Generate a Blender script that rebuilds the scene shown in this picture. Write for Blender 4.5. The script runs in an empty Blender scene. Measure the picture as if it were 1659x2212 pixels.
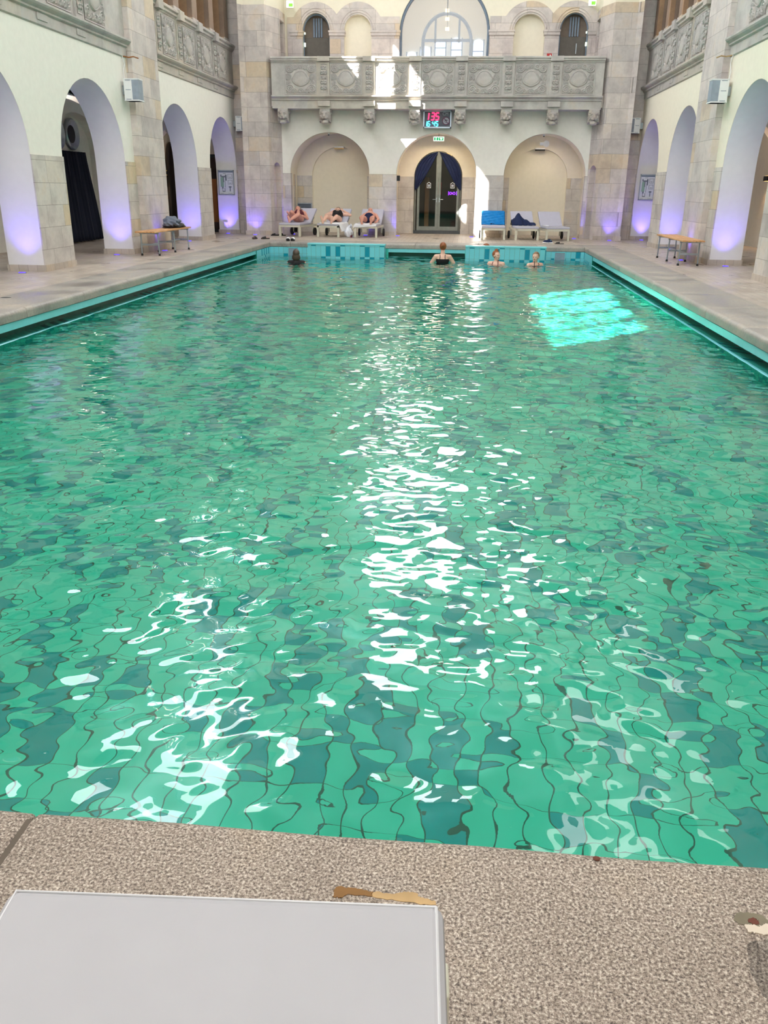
import bpy, bmesh, math, random
import numpy as np
from mathutils import Vector, Matrix
from mathutils.geometry import tessellate_polygon
from mathutils.bvhtree import BVHTree

S = bpy.context.scene
COL = S.collection
random.seed(7)
PI = math.pi

# ------------------------------------------------------------------ camera
def make_camera():
    yaw, pitch, roll, F = -0.08950, 0.36894, -0.01164, 1815.08
    f = Vector((math.sin(yaw) * math.cos(pitch), math.cos(yaw) * math.cos(pitch), -math.sin(pitch)))
    r0 = Vector((math.cos(yaw), -math.sin(yaw), 0)); d0 = f.cross(r0)
    r = math.cos(roll) * r0 + math.sin(roll) * d0
    d = -math.sin(roll) * r0 + math.cos(roll) * d0
    cam = bpy.data.cameras.new('camera'); co = bpy.data.objects.new('camera', cam); COL.objects.link(co)
    m = Matrix.Identity(4)
    for i, v in enumerate((r, -d, -f)):
        for k in range(3): m[k][i] = v[k]
    m.translation = (5.1704, 0, 1.3743)
    co.matrix_world = m
    cam.sensor_fit = 'VERTICAL'; cam.sensor_height = 36; cam.lens = F / 2212 * 36
    cam.clip_start = 0.02; cam.clip_end = 200
    S.camera = co
make_camera()

# ------------------------------------------------------------------ exposure, world, lights
S.view_settings.view_transform = 'Standard'; S.view_settings.look = 'None'
S.view_settings.gamma = 1; S.view_settings.use_curve_mapping = False
S.view_settings.exposure = 0.48
S.cycles.max_bounces = 9; S.cycles.diffuse_bounces = 4; S.cycles.glossy_bounces = 4
S.cycles.transmission_bounces = 6; S.cycles.transparent_max_bounces = 6
S.cycles.sample_clamp_indirect = 6.0; S.cycles.use_denoising = True
S.cycles.caustics_refractive = True; S.cycles.caustics_reflective = False
S.cycles.adaptive_threshold = 0.03; S.cycles.blur_glossy = 0.3

W = bpy.data.worlds.new('world'); S.world = W; W.use_nodes = True
bg = W.node_tree.nodes['Background']
bg.inputs[0].default_value = (0.62, 0.8, 1.0, 1); bg.inputs[1].default_value = 1.5

def aim(o, d):
    o.rotation_euler = Vector(d).to_track_quat('-Z', 'Y').to_euler()
def area(name, loc, d, sx, sy, power, col=(1, 1, 1)):
    l = bpy.data.lights.new(name, 'AREA'); l.shape = 'RECTANGLE'; l.size = sx; l.size_y = sy
    l.energy = power; l.color = col
    o = bpy.data.objects.new(name, l); COL.objects.link(o); o.location = loc; aim(o, d); return o
sun = bpy.data.lights.new('sun', 'SUN'); sun.energy = 60; sun.angle = math.radians(0.5); sun.color = (1, 0.97, 0.9)
sun.cycles.is_caustics_light = True
so = bpy.data.objects.new('sun', sun); COL.objects.link(so); so.location = (-20, 0, 30)
aim(so, (1.0, 1.0, -1.2))
# daylight through the clerestory and end windows of the hall, plus two added fills
area('hall_fill_light', (4.1, 4.2, 14.7), (0, 0.45, -1), 8.5, 10, 1250, (0.95, 0.98, 1.0))  # overhead fill added for brightness, set where the water does not mirror it
area('clerestory_light', (-1.68, 19, 11.8), (1, 0.05, -.3), 13.5, 1.9, 880, (0.93, 0.97, 1.0))
area('clerestory_light', (9.88, 19, 11.8), (-1, 0.05, -.3), 13.5, 1.9, 420, (0.97, 0.98, 1.0))
area('hall_fill_light', (4.1, -1.2, 9.0), (0, 1, -0.35), 7.0, 6.0, 520, (0.95, 0.98, 1.0))  # front fill light added behind the camera, without a window
area('end_window_light', (3.3, 27.45, 10.6), (0, -1, 0), 2.2, 5.4, 330, (0.95, 0.98, 1.0))
area('end_window_light', (6.9, 27.45, 12.2), (0, -1, 0), 1.1, 4.4, 150, (0.95, 0.98, 1.0))
area('side_window_light', (-1.70, 20.5, 12.2), (1, 0, 0), 3.4, 1.6, 110, (0.92, 0.96, 1.0))

# ------------------------------------------------------------------ colour and materials
def L(c):
    o = []
    for v in c:
        v /= 255.0
        o.append(v / 12.92 if v <= 0.04045 else ((v + 0.055) / 1.055) ** 2.4)
    return (o[0], o[1], o[2], 1)
class NT:
    def __init__(s, name):
        s.m = bpy.data.materials.new(name); s.m.use_nodes = True
        s.t = s.m.node_tree; s.b = s.t.nodes['Principled BSDF']
    def n(s, typ, **kw):
        nd = s.t.nodes.new(typ)
        for k, v in kw.items():
            if k.startswith('i_'): nd.inputs[int(k[2:]) if k[2:].isdigit() else k[2:].replace('_', ' ')].default_value = v
            else: setattr(nd, k, v)
        return nd
    def l(s, a, b): s.t.links.new(a, b)
    def math(s, op, a, b=None):
        nd = s.t.nodes.new('ShaderNodeMath'); nd.operation = op
        for i, v in enumerate((a, b)):
            if v is None: continue
            if isinstance(v, (int, float)): nd.inputs[i].default_value = v
            else: s.l(v, nd.inputs[i])
        return nd.outputs[0]
    def mix(s, fac, a, b, mode='MIX'):
        nd = s.t.nodes.new('ShaderNodeMix'); nd.data_type = 'RGBA'; nd.blend_type = mode
        for i, v in ((0, fac), (6, a), (7, b)):
            if isinstance(v, (int, float, tuple)): nd.inputs[i].default_value = v
            else: s.l(v, nd.inputs[i])
        return nd.outputs[2]
    def xyz(s):
        tc = s.n('ShaderNodeTexCoord'); sp = s.n('ShaderNodeSeparateXYZ'); s.l(tc.outputs['Object'], sp.inputs[0])
        return tc.outputs['Object'], sp.outputs
    def comb(s, x, y, z=0.0):
        nd = s.n('ShaderNodeCombineXYZ')
        for i, v in enumerate((x, y, z)):
            if isinstance(v, (int, float)): nd.inputs[i].default_value = v
            else: s.l(v, nd.inputs[i])
        return nd.outputs[0]
    def noise(s, vec, scale, detail=3, rough=0.5):
        nd = s.n('ShaderNodeTexNoise'); nd.inputs['Scale'].default_value = scale
        nd.inputs['Detail'].default_value = detail; nd.inputs['Roughness'].default_value = rough
        s.l(vec, nd.inputs['Vector']); return nd
    def ramp(s, fac, stops):
        nd = s.n('ShaderNodeValToRGB'); e = nd.color_ramp.elements
        while len(e) < len(stops): e.new(0.5)
        for i, (p, c) in enumerate(stops): e[i].position = p; e[i].color = c
        s.l(fac, nd.inputs[0]); return nd.outputs[0]
    def bump(s, h, strength=0.3, dist=0.01):
        nd = s.n('ShaderNodeBump'); nd.inputs['Strength'].default_value = strength; nd.inputs['Distance'].default_value = dist
        s.l(h, nd.inputs['Height']); s.l(nd.outputs[0], s.b.inputs['Normal'])
    def base(s, v):
        if isinstance(v, tuple): s.b.inputs['Base Color'].default_value = v
        else: s.l(v, s.b.inputs['Base Color'])

def flat(name, c, rough=0.6, metal=0.0, emit=None, es=1.0, var=0.06):
    a = NT(name); col = L(c)
    if var:
        v, _ = a.xyz(); n = a.noise(v, 9.0)
        dk = tuple(x * (1 - var * 2) for x in col[:3]) + (1,); lt = tuple(min(1, x * (1 + var)) for x in col[:3]) + (1,)
        a.base(a.ramp(n.outputs[0], [(0.3, dk), (0.7, lt)]))
    else: a.base(col)
    a.b.inputs['Roughness'].default_value = rough; a.b.inputs['Metallic'].default_value = metal
    if emit:
        a.b.inputs['Emission Color'].default_value = L(emit); a.b.inputs['Emission Strength'].default_value = es
    return a.m

def stone(name, w=0.72, h=0.385, c1=(220, 210, 205), c2=(202, 194, 192), tan=(216, 198, 176), zoff=0.0, mortar=0.004, bump=0.25):
    a = NT(name); v, o = a.xyz()
    u = a.math('ADD', o[0], o[1]); z = a.math('ADD', o[2], zoff)
    row = a.math('FLOOR', a.math('DIVIDE', z, h))
    wn = a.n('ShaderNodeTexWhiteNoise', noise_dimensions='1D'); a.l(row, wn.inputs['W'])
    uu = a.math('ADD', a.math('DIVIDE', u, w), a.math('MULTIPLY', wn.outputs[0], 3.7))
    cell = a.math('FLOOR', uu)
    wn2 = a.n('ShaderNodeTexWhiteNoise', noise_dimensions='2D'); a.l(a.comb(cell, row), wn2.inputs['Vector'])
    fu = a.math('MULTIPLY', a.math('PINGPONG', uu, 0.5), w)
    fz = a.math('MULTIPLY', a.math('PINGPONG', a.math('DIVIDE', z, h), 0.5), h)
    # neighbouring cells of a course sometimes merge into a long block
    edge = a.math('MINIMUM', fu, fz)
    line = a.math('LESS_THAN', edge, mortar)
    vs = a.comb(u, z, o[2])
    n1 = a.noise(v, 2.2, 4, 0.6); n2 = a.noise(v, 14, 4, 0.6)
    base = a.ramp(wn2.outputs[0], [(0.0, L(c2)), (0.55, L(c1)), (0.86, L(c1)), (0.93, L(tan))])
    vein = a.ramp(n1.outputs[0], [(0.35, (0.72, 0.7, 0.72, 1)), (0.55, (1, 1, 1, 1)), (0.75, (1.0, 0.9, 0.78, 1))])
    c = a.mix(0.75, base, vein, 'MULTIPLY')
    c = a.mix(0.5, c, a.ramp(n2.outputs[0], [(0.3, (0.8, 0.8, 0.8, 1)), (0.7, (1, 1, 1, 1))]), 'MULTIPLY')
    c = a.mix(a.math('MULTIPLY', line, 0.6), c, L((105, 95, 88)))
    a.base(c); a.b.inputs['Roughness'].default_value = 0.55
    hgt = a.math('SUBTRACT', a.math('MULTIPLY', n2.outputs[0], 0.5), line)
    a.bump(hgt, bump, 0.01)
    return a.m

def pool_tile(name, floor=False, light=(125, 218, 232), dark=(0, 150, 178), cu=0.125, cv=0.25, frac=0.42, grout=(95, 135, 125), gw=0.0035):
    a = NT(name); v, o = a.xyz()
    if floor: u, w = o[0], o[1]
    else: u, w = a.math('ADD', o[0], o[1]), a.math('ADD', o[2], 0.04)
    iu = a.math('FLOOR', a.math('DIVIDE', u, cu)); iw = a.math('FLOOR', a.math('DIVIDE', w, cv))
    wn = a.n('ShaderNodeTexWhiteNoise', noise_dimensions='2D'); a.l(a.comb(iu, iw), wn.inputs['Vector'])
    par = a.math('LESS_THAN', a.math('ABSOLUTE', a.math('SUBTRACT', a.math('MODULO', a.math('ADD', a.math('ADD', iu, iw), 4000.0), 2.0), 0.0)), 0.5)
    isd = a.math('MULTIPLY', a.math('LESS_THAN', wn.outputs[0], frac), par)
    wn2 = a.n('ShaderNodeTexWhiteNoise', noise_dimensions='3D'); a.l(a.comb(iu, iw, 7.0), wn2.inputs['Vector'])
    c = a.mix(isd, L(light), L(dark))
    c = a.mix(0.25, c, a.ramp(wn2.outputs[0], [(0, (0.75, 0.75, 0.75, 1)), (1, (1, 1, 1, 1))]), 'MULTIPLY')
    fu = a.math('MULTIPLY', a.math('PINGPONG', a.math('DIVIDE', u, cu), 0.5), cu)
    fw = a.math('MULTIPLY', a.math('PINGPONG', a.math('DIVIDE', w, cv), 0.5), cv)
    line = a.math('MAXIMUM', a.math('LESS_THAN', fu, gw), a.math('LESS_THAN', fw, gw * 0.8))
    a.base(a.mix(line, c, L(grout))); a.b.inputs['Roughness'].default_value = 0.2
    return a.m

def deck_mat():
    a = NT('deck_tile'); v, o = a.xyz()
    br = a.n('ShaderNodeTexBrick'); br.offset = 0.5
    br.inputs['Color1'].default_value = L((202, 190, 178)); br.inputs['Color2'].default_value = L((186, 174, 163))
    br.inputs['Mortar'].default_value = L((140, 130, 120)); br.inputs['Scale'].default_value = 1
    br.inputs['Mortar Size'].default_value = 0.003; br.inputs['Brick Width'].default_value = 0.24; br.inputs['Row Height'].default_value = 0.12
    a.l(a.comb(o[1], o[0]), br.inputs['Vector'])
    n = a.noise(v, 1.3, 5, 0.6)
    a.base(a.mix(0.6, br.outputs[0], a.ramp(n.outputs[0], [(0.3, (0.72, 0.7, 0.68, 1)), (0.65, (1, 1, 1, 1))]), 'MULTIPLY'))
    a.l(a.ramp(n.outputs[0], [(0.35, (0.25,) * 3 + (1,)), (0.6, (0.55,) * 3 + (1,))]), a.b.inputs['Roughness'])
    return a.m

def granite(name, tone=1.0):
    a = NT(name); v, o = a.xyz()
    st = a.n('ShaderNodeMapping'); st.inputs['Scale'].default_value = (1, 1, 1); a.l(v, st.inputs[0])
    tone *= .74
    n1 = a.noise(st.outputs[0], 165, 3, 0.7); n2 = a.noise(st.outputs[0], 70, 4, 0.8); n3 = a.noise(v, 3.0, 4, 0.6)
    n4 = a.noise(v, 215, 2, 0.5)
    k = lambda c: tuple(x * tone for x in L(c)[:3]) + (1,)
    c = a.ramp(n1.outputs[0], [(0.36, k((92, 80, 74))), (0.45, k((158, 142, 130))), (0.55, k((196, 180, 166))), (0.63, k((238, 226, 212)))])
    c = a.mix(0.8, c, a.ramp(n2.outputs[0], [(0.36, (0.55, 0.53, 0.5, 1)), (0.55, (1, 1, 1, 1))]), 'MULTIPLY')
    c = a.mix(0.6, c, a.ramp(n3.outputs[0], [(0.3, (0.72, 0.7, 0.68, 1)), (0.6, (1, 1, 1, 1)), (0.75, (1, 0.95, 0.85, 1))]), 'MULTIPLY')
    pit = a.math('LESS_THAN', n4.outputs[0], 0.36)
    a.base(a.mix(a.math('MULTIPLY', pit, 0.7), c, L((50, 44, 42)))); a.b.inputs['Roughness'].default_value = 0.75
    a.bump(a.math('SUBTRACT', n1.outputs[0], pit), 0.5, 0.003)
    return a.m

def coping_mat():
    a = NT('coping_sandstone'); v, o = a.xyz()
    n1 = a.noise(v, 1.6, 5, 0.65); n2 = a.noise(v, 30, 4, 0.7)
    c = a.ramp(n1.outputs[0], [(0.3, L((128, 122, 118))), (0.5, L((166, 160, 154))), (0.7, L((186, 176, 164)))])
    c = a.mix(0.6, c, a.ramp(n2.outputs[0], [(0.35, (0.68, 0.68, 0.68, 1)), (0.6, (1, 1, 1, 1))]), 'MULTIPLY')
    a.base(c); a.l(a.ramp(n1.outputs[0], [(0.35, (0.3,) * 3 + (1,)), (0.6, (0.65,) * 3 + (1,))]), a.b.inputs['Roughness'])
    a.bump(n2.outputs[0], 0.35, 0.006)
    return a.m

def water_mat():
    a = NT('pool_water'); v, o = a.xyz()
    a.b.inputs['Base Color'].default_value = (0.60, 1.0, 0.95, 1); a.b.inputs['Roughness'].default_value = 0.0
    a.b.inputs['IOR'].default_value = 1.333; a.b.inputs['Transmission Weight'].default_value = 1.0
    return a.m
def glass_mat(name='clear_glass', tint=(0.9, 0.95, 0.95, 1), f=0.97):
    a = NT(name); t = a.t
    tr = a.n('ShaderNodeBsdfTransparent'); tr.inputs[0].default_value = tint
    gl = a.n('ShaderNodeBsdfGlossy'); gl.inputs['Roughness'].default_value = 0.02
    mx = a.n('ShaderNodeMixShader'); mx.inputs[0].default_value = 1 - f
    a.l(tr.outputs[0], mx.inputs[1]); a.l(gl.outputs[0], mx.inputs[2])
    a.l(mx.outputs[0], t.nodes['Material Output'].inputs['Surface']); return a.m

M = dict(
    plaster=flat('cream_plaster', (240, 237, 230), 0.85, var=0.015),
    plaster_r=flat('warm_cream_plaster', (240, 232, 214), 0.85, var=0.015),
    reveal=flat('white_plaster', (238, 236, 236), 0.85, var=0.01),
    stone=stone('ashlar_sandstone'), dado=stone('dado_sandstone', 0.6, 0.345, (218, 212, 206), (198, 192, 188), (216, 200, 174)),
    relief=stone('carved_sandstone', 3.1, 2.5, (198, 194, 190), (188, 183, 180), (198, 190, 180), zoff=0.9, mortar=0.0),
    plinth=stone('plinth_tile', 0.16, 0.3, (205, 194, 182), (190, 180, 168), (200, 186, 170), zoff=0.1, mortar=0.003),
    deck=deck_mat(), granite=granite('speckled_granite'), coping=coping_mat(),
    tile=pool_tile('turquoise_wall_tile', grout=(120, 165, 165)),
    ptile=pool_tile('pool_floor_tile', True, light=(62, 200, 168), dark=(0, 150, 146), grout=(40, 92, 76), gw=0.004),
    pwall=pool_tile('pool_wall_tile', light=(70, 198, 182), dark=(0, 140, 146), grout=(62, 96, 88)),
    tiletop=flat('light_turquoise_tile', (130, 220, 230), 0.25, var=0.02), gutter=flat('gutter_green_tile', (10, 120, 105), 0.3),
    grate=flat('gutter_grate', (90, 120, 125), 0.5), water=water_mat(), glass=glass_mat(),
    white=flat('white_paint', (235, 236, 238), 0.5, var=0.02), frame=flat('champagne_frame_paint', (214, 212, 196), 0.45, var=0.02),
    cushion=flat('grey_cushion_fabric', (196, 196, 214), 0.8, var=0.015), cushion_near=flat('darkened_cushion_fabric', (164, 162, 166), 0.8, var=0.012), piping=flat('piping_fabric', (196, 195, 198), 0.7, var=0.02),  # near cushion: same fabric, colour darkened to offset the stronger light there
    black=flat('black_rubber', (18, 18, 20), 0.6), dark=flat('dark_grey', (45, 45, 48), 0.6), steel=flat('brushed_steel', (170, 180, 188), 0.35, 0.8),
    alu=flat('door_aluminium', (132, 136, 132), 0.45, 0.3), wood=None, navy=flat('navy_cloth', (22, 38, 80), 0.85), curtain=flat('midnight_curtain', (20, 28, 48), 0.9),
    blue=flat('azure_towel', (0, 128, 205), 0.9), towel=flat('white_towel', (240, 242, 248), 0.9, var=0.02), pink=flat('pink_insole', (228, 170, 150), 0.7),
    greycloth=flat('slate_cloth', (110, 118, 135), 0.9), skin=flat('fair_skin', (238, 192, 172), 0.5, var=0.05), skinr=flat('ruddy_skin', (230, 168, 150), 0.5, var=0.05),
    hair_grey=flat('grey_hair', (150, 135, 125), 0.7), hair_dark=flat('dark_hair', (52, 34, 32), 0.55), hair_red=flat('auburn_hair', (150, 84, 44), 0.5), hair_ash=flat('ash_blond_hair', (138, 108, 80), 0.5),
    hair_wet=flat('wet_brown_hair', (84, 66, 56), 0.4), burg=flat('burgundy_swimsuit', (96, 26, 48), 0.7), blk=flat('black_swimsuit', (16, 16, 20), 0.7),
    navyb=flat('navy_briefs', (14, 22, 70), 0.7), lip=flat('lip', (170, 70, 70), 0.5), eye=flat('eye', (40, 30, 28), 0.3),
    green=flat('sign_green', (0, 150, 90), 0.5, emit=(0, 160, 90), es=0.7, var=0), signw=flat('sign_white', (240, 250, 240), 0.5, emit=(235, 255, 235), es=1.0, var=0),
    red=flat('sign_red', (190, 30, 30), 0.5, var=0), segred=flat('red_segments', (255, 40, 90), 0.5, emit=(255, 50, 95), es=2.2, var=0),
    segcy=flat('cyan_segments', (60, 230, 255), 0.5, emit=(90, 235, 255), es=2.0, var=0), screen=flat('board_face', (58, 66, 84), 0.35, var=0),
    led=flat('blue_led_lens', (60, 40, 255), 0.4, emit=(45, 20, 255), es=5.0, var=0), warm=flat('warm_lamp', (255, 220, 150), 0.4, emit=(255, 205, 120), es=3.0, var=0),
    sky=flat('daylit_window', (200, 225, 255), 0.4, emit=(205, 228, 255), es=1.1, var=0), violet=flat('violet_neon', (120, 40, 255), 0.4, emit=(130, 40, 255), es=3.0, var=0),
    indigo=flat('indigo_panel', (50, 50, 160), 0.6), blind=flat('grey_blue_blind', (120, 135, 155), 0.7), brown=flat('dark_brown_wood', (50, 33, 25), 0.7), orange=flat('orange_wood', (150, 92, 40), 0.6),
    inner=flat('room_grey_plaster', (120, 108, 98), 0.8), doorgrey=flat('grey_door_leaf', (92, 86, 80), 0.5), paper=flat('plan_paper', (225, 230, 240), 0.6, var=0.01),
    ink=flat('plan_ink', (120, 130, 145), 0.6, var=0), inkg=flat('plan_green', (150, 185, 170), 0.6, var=0), rust=flat('rust_brown', (96, 50, 36), 0.8), mortar=flat('repair_mortar', (184, 152, 108), 0.9, var=0.15), putty=flat('pale_filler', (206, 192, 176), 0.9, var=0.1),
    greym=flat('grey_mortar', (118, 110, 92), 0.9, var=0.12), silver=flat('silver_frame', (178, 190, 205), 0.35, 0.6), grille=flat('speaker_grille', (150, 160, 175), 0.6), bagm=flat('white_plastic', (235, 238, 248), 0.35, var=0.03),
    gstone=stone('gallery_pier_sandstone', 1.3, 1.1, (168, 146, 128), (150, 126, 110), (176, 140, 108)), lime=flat('sign_lime', (120, 190, 60), .5, emit=(120, 190, 60), es=.7, var=0), thin_glass=glass_mat('thin_glass', (.95, .97, 1, 1), .96), stair=flat('door_threshold', (70, 75, 80), 0.5), joint=flat('dark_joint', (92, 82, 72), 0.9),
)
def wood_mat():
    a = NT('slat_wood'); v, o = a.xyz()
    n = a.noise(a.comb(a.math('MULTIPLY', o[0], 30.0), a.math('MULTIPLY', o[1], 2.5), a.math('MULTIPLY', o[2], 30.0)), 1.0, 4)
    a.base(a.ramp(n.outputs[0], [(0.3, L((190, 135, 85))), (0.7, L((224, 176, 124)))])); a.b.inputs['Roughness'].default_value = 0.5
    return a.m
M['wood'] = wood_mat()

# ------------------------------------------------------------------ mesh helpers
class MB:
    def __init__(s): s.v = []; s.f = []
    def add(s, vs, fs):
        n = len(s.v); s.v += [tuple(v) for v in vs]; s.f += [tuple(i + n for i in f) for f in fs]; return s
    def box(s, x0, x1, y0, y1, z0, z1, M4=None):
        vs = [Vector((x, y, z)) for z in (z0, z1) for y in (y0, y1) for x in (x0, x1)]
        if M4: vs = [M4 @ v for v in vs]
        return s.add(vs, [(0, 2, 3, 1), (4, 5, 7, 6), (0, 1, 5, 4), (1, 3, 7, 5), (3, 2, 6, 7), (2, 0, 4, 6)])
    def rbox(s, x0, x1, y0, y1, z0, z1, r=0.02, M4=None, seg=3):
        bm = bmesh.new(); bmesh.ops.create_cube(bm, size=1)
        for v in bm.verts: v.co = Vector(((x0 + x1) / 2 + v.co.x * (x1 - x0), (y0 + y1) / 2 + v.co.y * (y1 - y0), (z0 + z1) / 2 + v.co.z * (z1 - z0)))
        bmesh.ops.bevel(bm, geom=bm.edges[:], offset=r, segments=seg, affect='EDGES', profile=0.5)
        vs = [(M4 @ v.co if M4 else v.co) for v in bm.verts]; bm.verts.index_update()
        fs = [tuple(v.index for v in f.verts) for f in bm.faces]; bm.free(); return s.add(vs, fs)
    def prism(s, poly, z0, z1):   # poly ccw in xy
        n = len(poly); vs = [(x, y, z0) for x, y in poly] + [(x, y, z1) for x, y in poly]
        fs = [(i, (i + 1) % n, n + (i + 1) % n, n + i) for i in range(n)]
        for t in tessellate_polygon([[Vector((x, y, 0)) for x, y in poly]]):
            fs.append(tuple(reversed(t))); fs.append(tuple(i + n for i in t))
        return s.add(vs, fs)
    def tube(s, pts, r, seg=10, cap=True):
        pts = [Vector(p) for p in pts]; rs = r if isinstance(r, (list, tuple)) else [r] * len(pts)
        vs = []; fs = []; a = None
        for i, p in enumerate(pts):
            d = (pts[min(i + 1, len(pts) - 1)] - pts[max(i - 1, 0)]).normalized()
            if a is None: a = d.orthogonal().normalized()
            a = (a - d * a.dot(d)).normalized(); b = d.cross(a)
            for k in range(seg):
                t = 2 * PI * k / seg; vs.append(p + (a * math.cos(t) + b * math.sin(t)) * rs[i])
        for i in range(len(pts) - 1):
            for k in range(seg):
                fs.append((i * seg + k, i * seg + (k + 1) % seg, (i + 1) * seg + (k + 1) % seg, (i + 1) * seg + k))
        if cap: fs.append(tuple(reversed(range(seg)))); fs.append(tuple((len(pts) - 1) * seg + k for k in range(seg)))
        return s.add(vs, fs)
    def ell(s, c, rx, ry, rz, M3=None, nu=16, nv=10, fn=None):
        vs = []; fs = []; c = Vector(c)
        for j in range(nv + 1):
            ph = PI * j / nv
            for i in range(nu):
                th = 2 * PI * i / nu
                p = Vector((math.sin(ph) * math.cos(th), math.sin(ph) * math.sin(th), math.cos(ph)))
                if fn: p = fn(p)
                p = Vector((p.x * rx, p.y * ry, p.z * rz))
                vs.append(c + (M3 @ p if M3 else p))
        for j in range(nv):
            for i in range(nu):
                a, b = j * nu + i, j * nu + (i + 1) % nu
                fs.append((a, a + nu, b + nu, b))
        return s.add(vs, fs)
    def grid(s, fn, nu, nv):      # fn(u,v) -> point, u,v in 0..1
        vs = [fn(i / nu, j / nv) for j in range(nv + 1) for i in range(nu + 1)]
        fs = [(j * (nu + 1) + i, j * (nu + 1) + i + 1, (j + 1) * (nu + 1) + i + 1, (j + 1) * (nu + 1) + i) for j in range(nv) for i in range(nu)]
        return s.add(vs, fs)
    def slab(s, loops, org, ud, wd, thick):
        """2-D loops (u, z) in the vertical plane through org along ud, pushed by thick along wd"""
        org, ud, wd = Vector(org), Vector(ud).normalized(), Vector(wd).normalized()
        pt = lambda u, v, w: org + ud * u + Vector((0, 0, v)) + wd * w
        flatp = [p for lp in loops for p in lp]; n = len(flatp)
        vs = [pt(u, v, 0) for u, v in flatp] + [pt(u, v, thick) for u, v in flatp]; fs = []
        for t in tessellate_polygon([[Vector((u, v, 0)) for u, v in lp] for lp in loops]):
            fs.append(tuple(t)); fs.append(tuple(i + n for i in reversed(t)))
        k = 0
        for lp in loops:
            m = len(lp)
            for i in range(m): a, b = k + i, k + (i + 1) % m; fs.append((a, b, b + n, a + n))
            k += m
        return s.add(vs, fs)
    def build(s, name, mat, parent=None, smooth=False, inv=None, fix=True):
        me = bpy.data.meshes.new(name); me.from_pydata([tuple(v) for v in s.v], [], s.f)
        if fix:
            bm = bmesh.new(); bm.from_mesh(me); bmesh.ops.recalc_face_normals(bm, faces=bm.faces[:]); bm.to_mesh(me); bm.free()
        me.materials.append(mat)
        if smooth: me.polygons.foreach_set('use_smooth', [True] * len(me.polygons))
        o = bpy.data.objects.new(name, me); COL.objects.link(o)
        if parent:
            o.parent = parent
            o.matrix_parent_inverse = Matrix.Identity(4)
            if inv is None:     # vertices are in world space: bring them into the parent's frame
                me.transform(PINV.get(parent.name, Matrix.Identity(4)))
        return o
PINV = {}
def tag(o, label, cat, group=None, kind=None):
    if label: o['label'] = label
    if cat: o['category'] = cat
    if group: o['group'] = group
    if kind: o['kind'] = kind
    return o
def empty(name, loc=(0, 0, 0), rz=0.0):
    o = bpy.data.objects.new(name, None); COL.objects.link(o); o.location = loc; o.rotation_euler = (0, 0, rz); o.empty_display_size = 0.1
    PINV[o.name] = (Matrix.Translation(loc) @ Matrix.Rotation(rz, 4, 'Z')).inverted()
    return o
def struct(name, mb, mat, smooth=False, label=None):
    o = mb.build(name, mat, smooth=smooth); o['kind'] = 'structure'
    if label: o['label'] = label
    return o
def smooth_angle(o, deg=40):
    me = o.data; bm = bmesh.new(); bm.from_mesh(me)
    for e in bm.edges: e.smooth = e.calc_face_angle(0) < math.radians(deg)
    for f in bm.faces: f.smooth = True
    bm.to_mesh(me); bm.free(); return o
def copy_tree(o, parent=None):
    c = o.copy(); COL.objects.link(c)
    if parent: c.parent = parent
    for ch in o.children: copy_tree(ch, c)
    return c

def arch_loop(u0, u1, v0, v1, arches, n=20):
    """outer loop of a wall whose arches (centre, half width, base, spring, rise) cut up from the bottom edge"""
    p = [(u0, v0)]
    for c, r, b, sp, h in sorted(arches):
        p.append((c - r, v0)); p.append((c - r, sp))
        for k in range(1, n): t = PI * k / n; p.append((c - r * math.cos(t), sp + h * math.sin(t)))
        p.append((c + r, sp)); p.append((c + r, v0))
    p += [(u1, v0), (u1, v1), (u0, v1)]
    return p
def arch_hole(c, r, b, sp, h, n=20):
    p = [(c - r, b), (c - r, sp)] + [(c - r * math.cos(PI * k / n), sp + h * math.sin(PI * k / n)) for k in range(1, n)] + [(c + r, sp), (c + r, b)]
    return p
def rect_hole(a, b, c, d): return [(a, c), (a, d), (b, d), (b, c)]

# ------------------------------------------------------------------ key dimensions (metres)
XL, XR, TW = -1.78, 9.98, 0.62
YB = 26.8
ZW = -0.33
PL, PR, PN, PF = 0.0, 8.2, 1.53, 22.9
ARCH = [(-1.3, 1.4), (3.64, 1.4), (7.56, 1.4), (12.5, 1.4), (16.45, 1.42), (21.36, 1.4), (25.28, 1.38)]
PILL = [(0.1, 2.1), (9.1, 10.9), (18.38, 19.92)]
ZTOP = 15.0

# ------------------------------------------------------------------ floor, coping and pool
fl = MB()
fl.box(-5.2, -0.78, -3, 29.5, -0.25, 0); fl.box(8.98, 13.4, -3, 29.5, -0.25, 0)
fl.box(-0.78, 8.98, 23.75, 29.5, -0.25, 0); fl.box(-0.78, 8.98, -3, 0.7, -0.25, 0)
struct('floor', fl, M['deck'])

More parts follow.
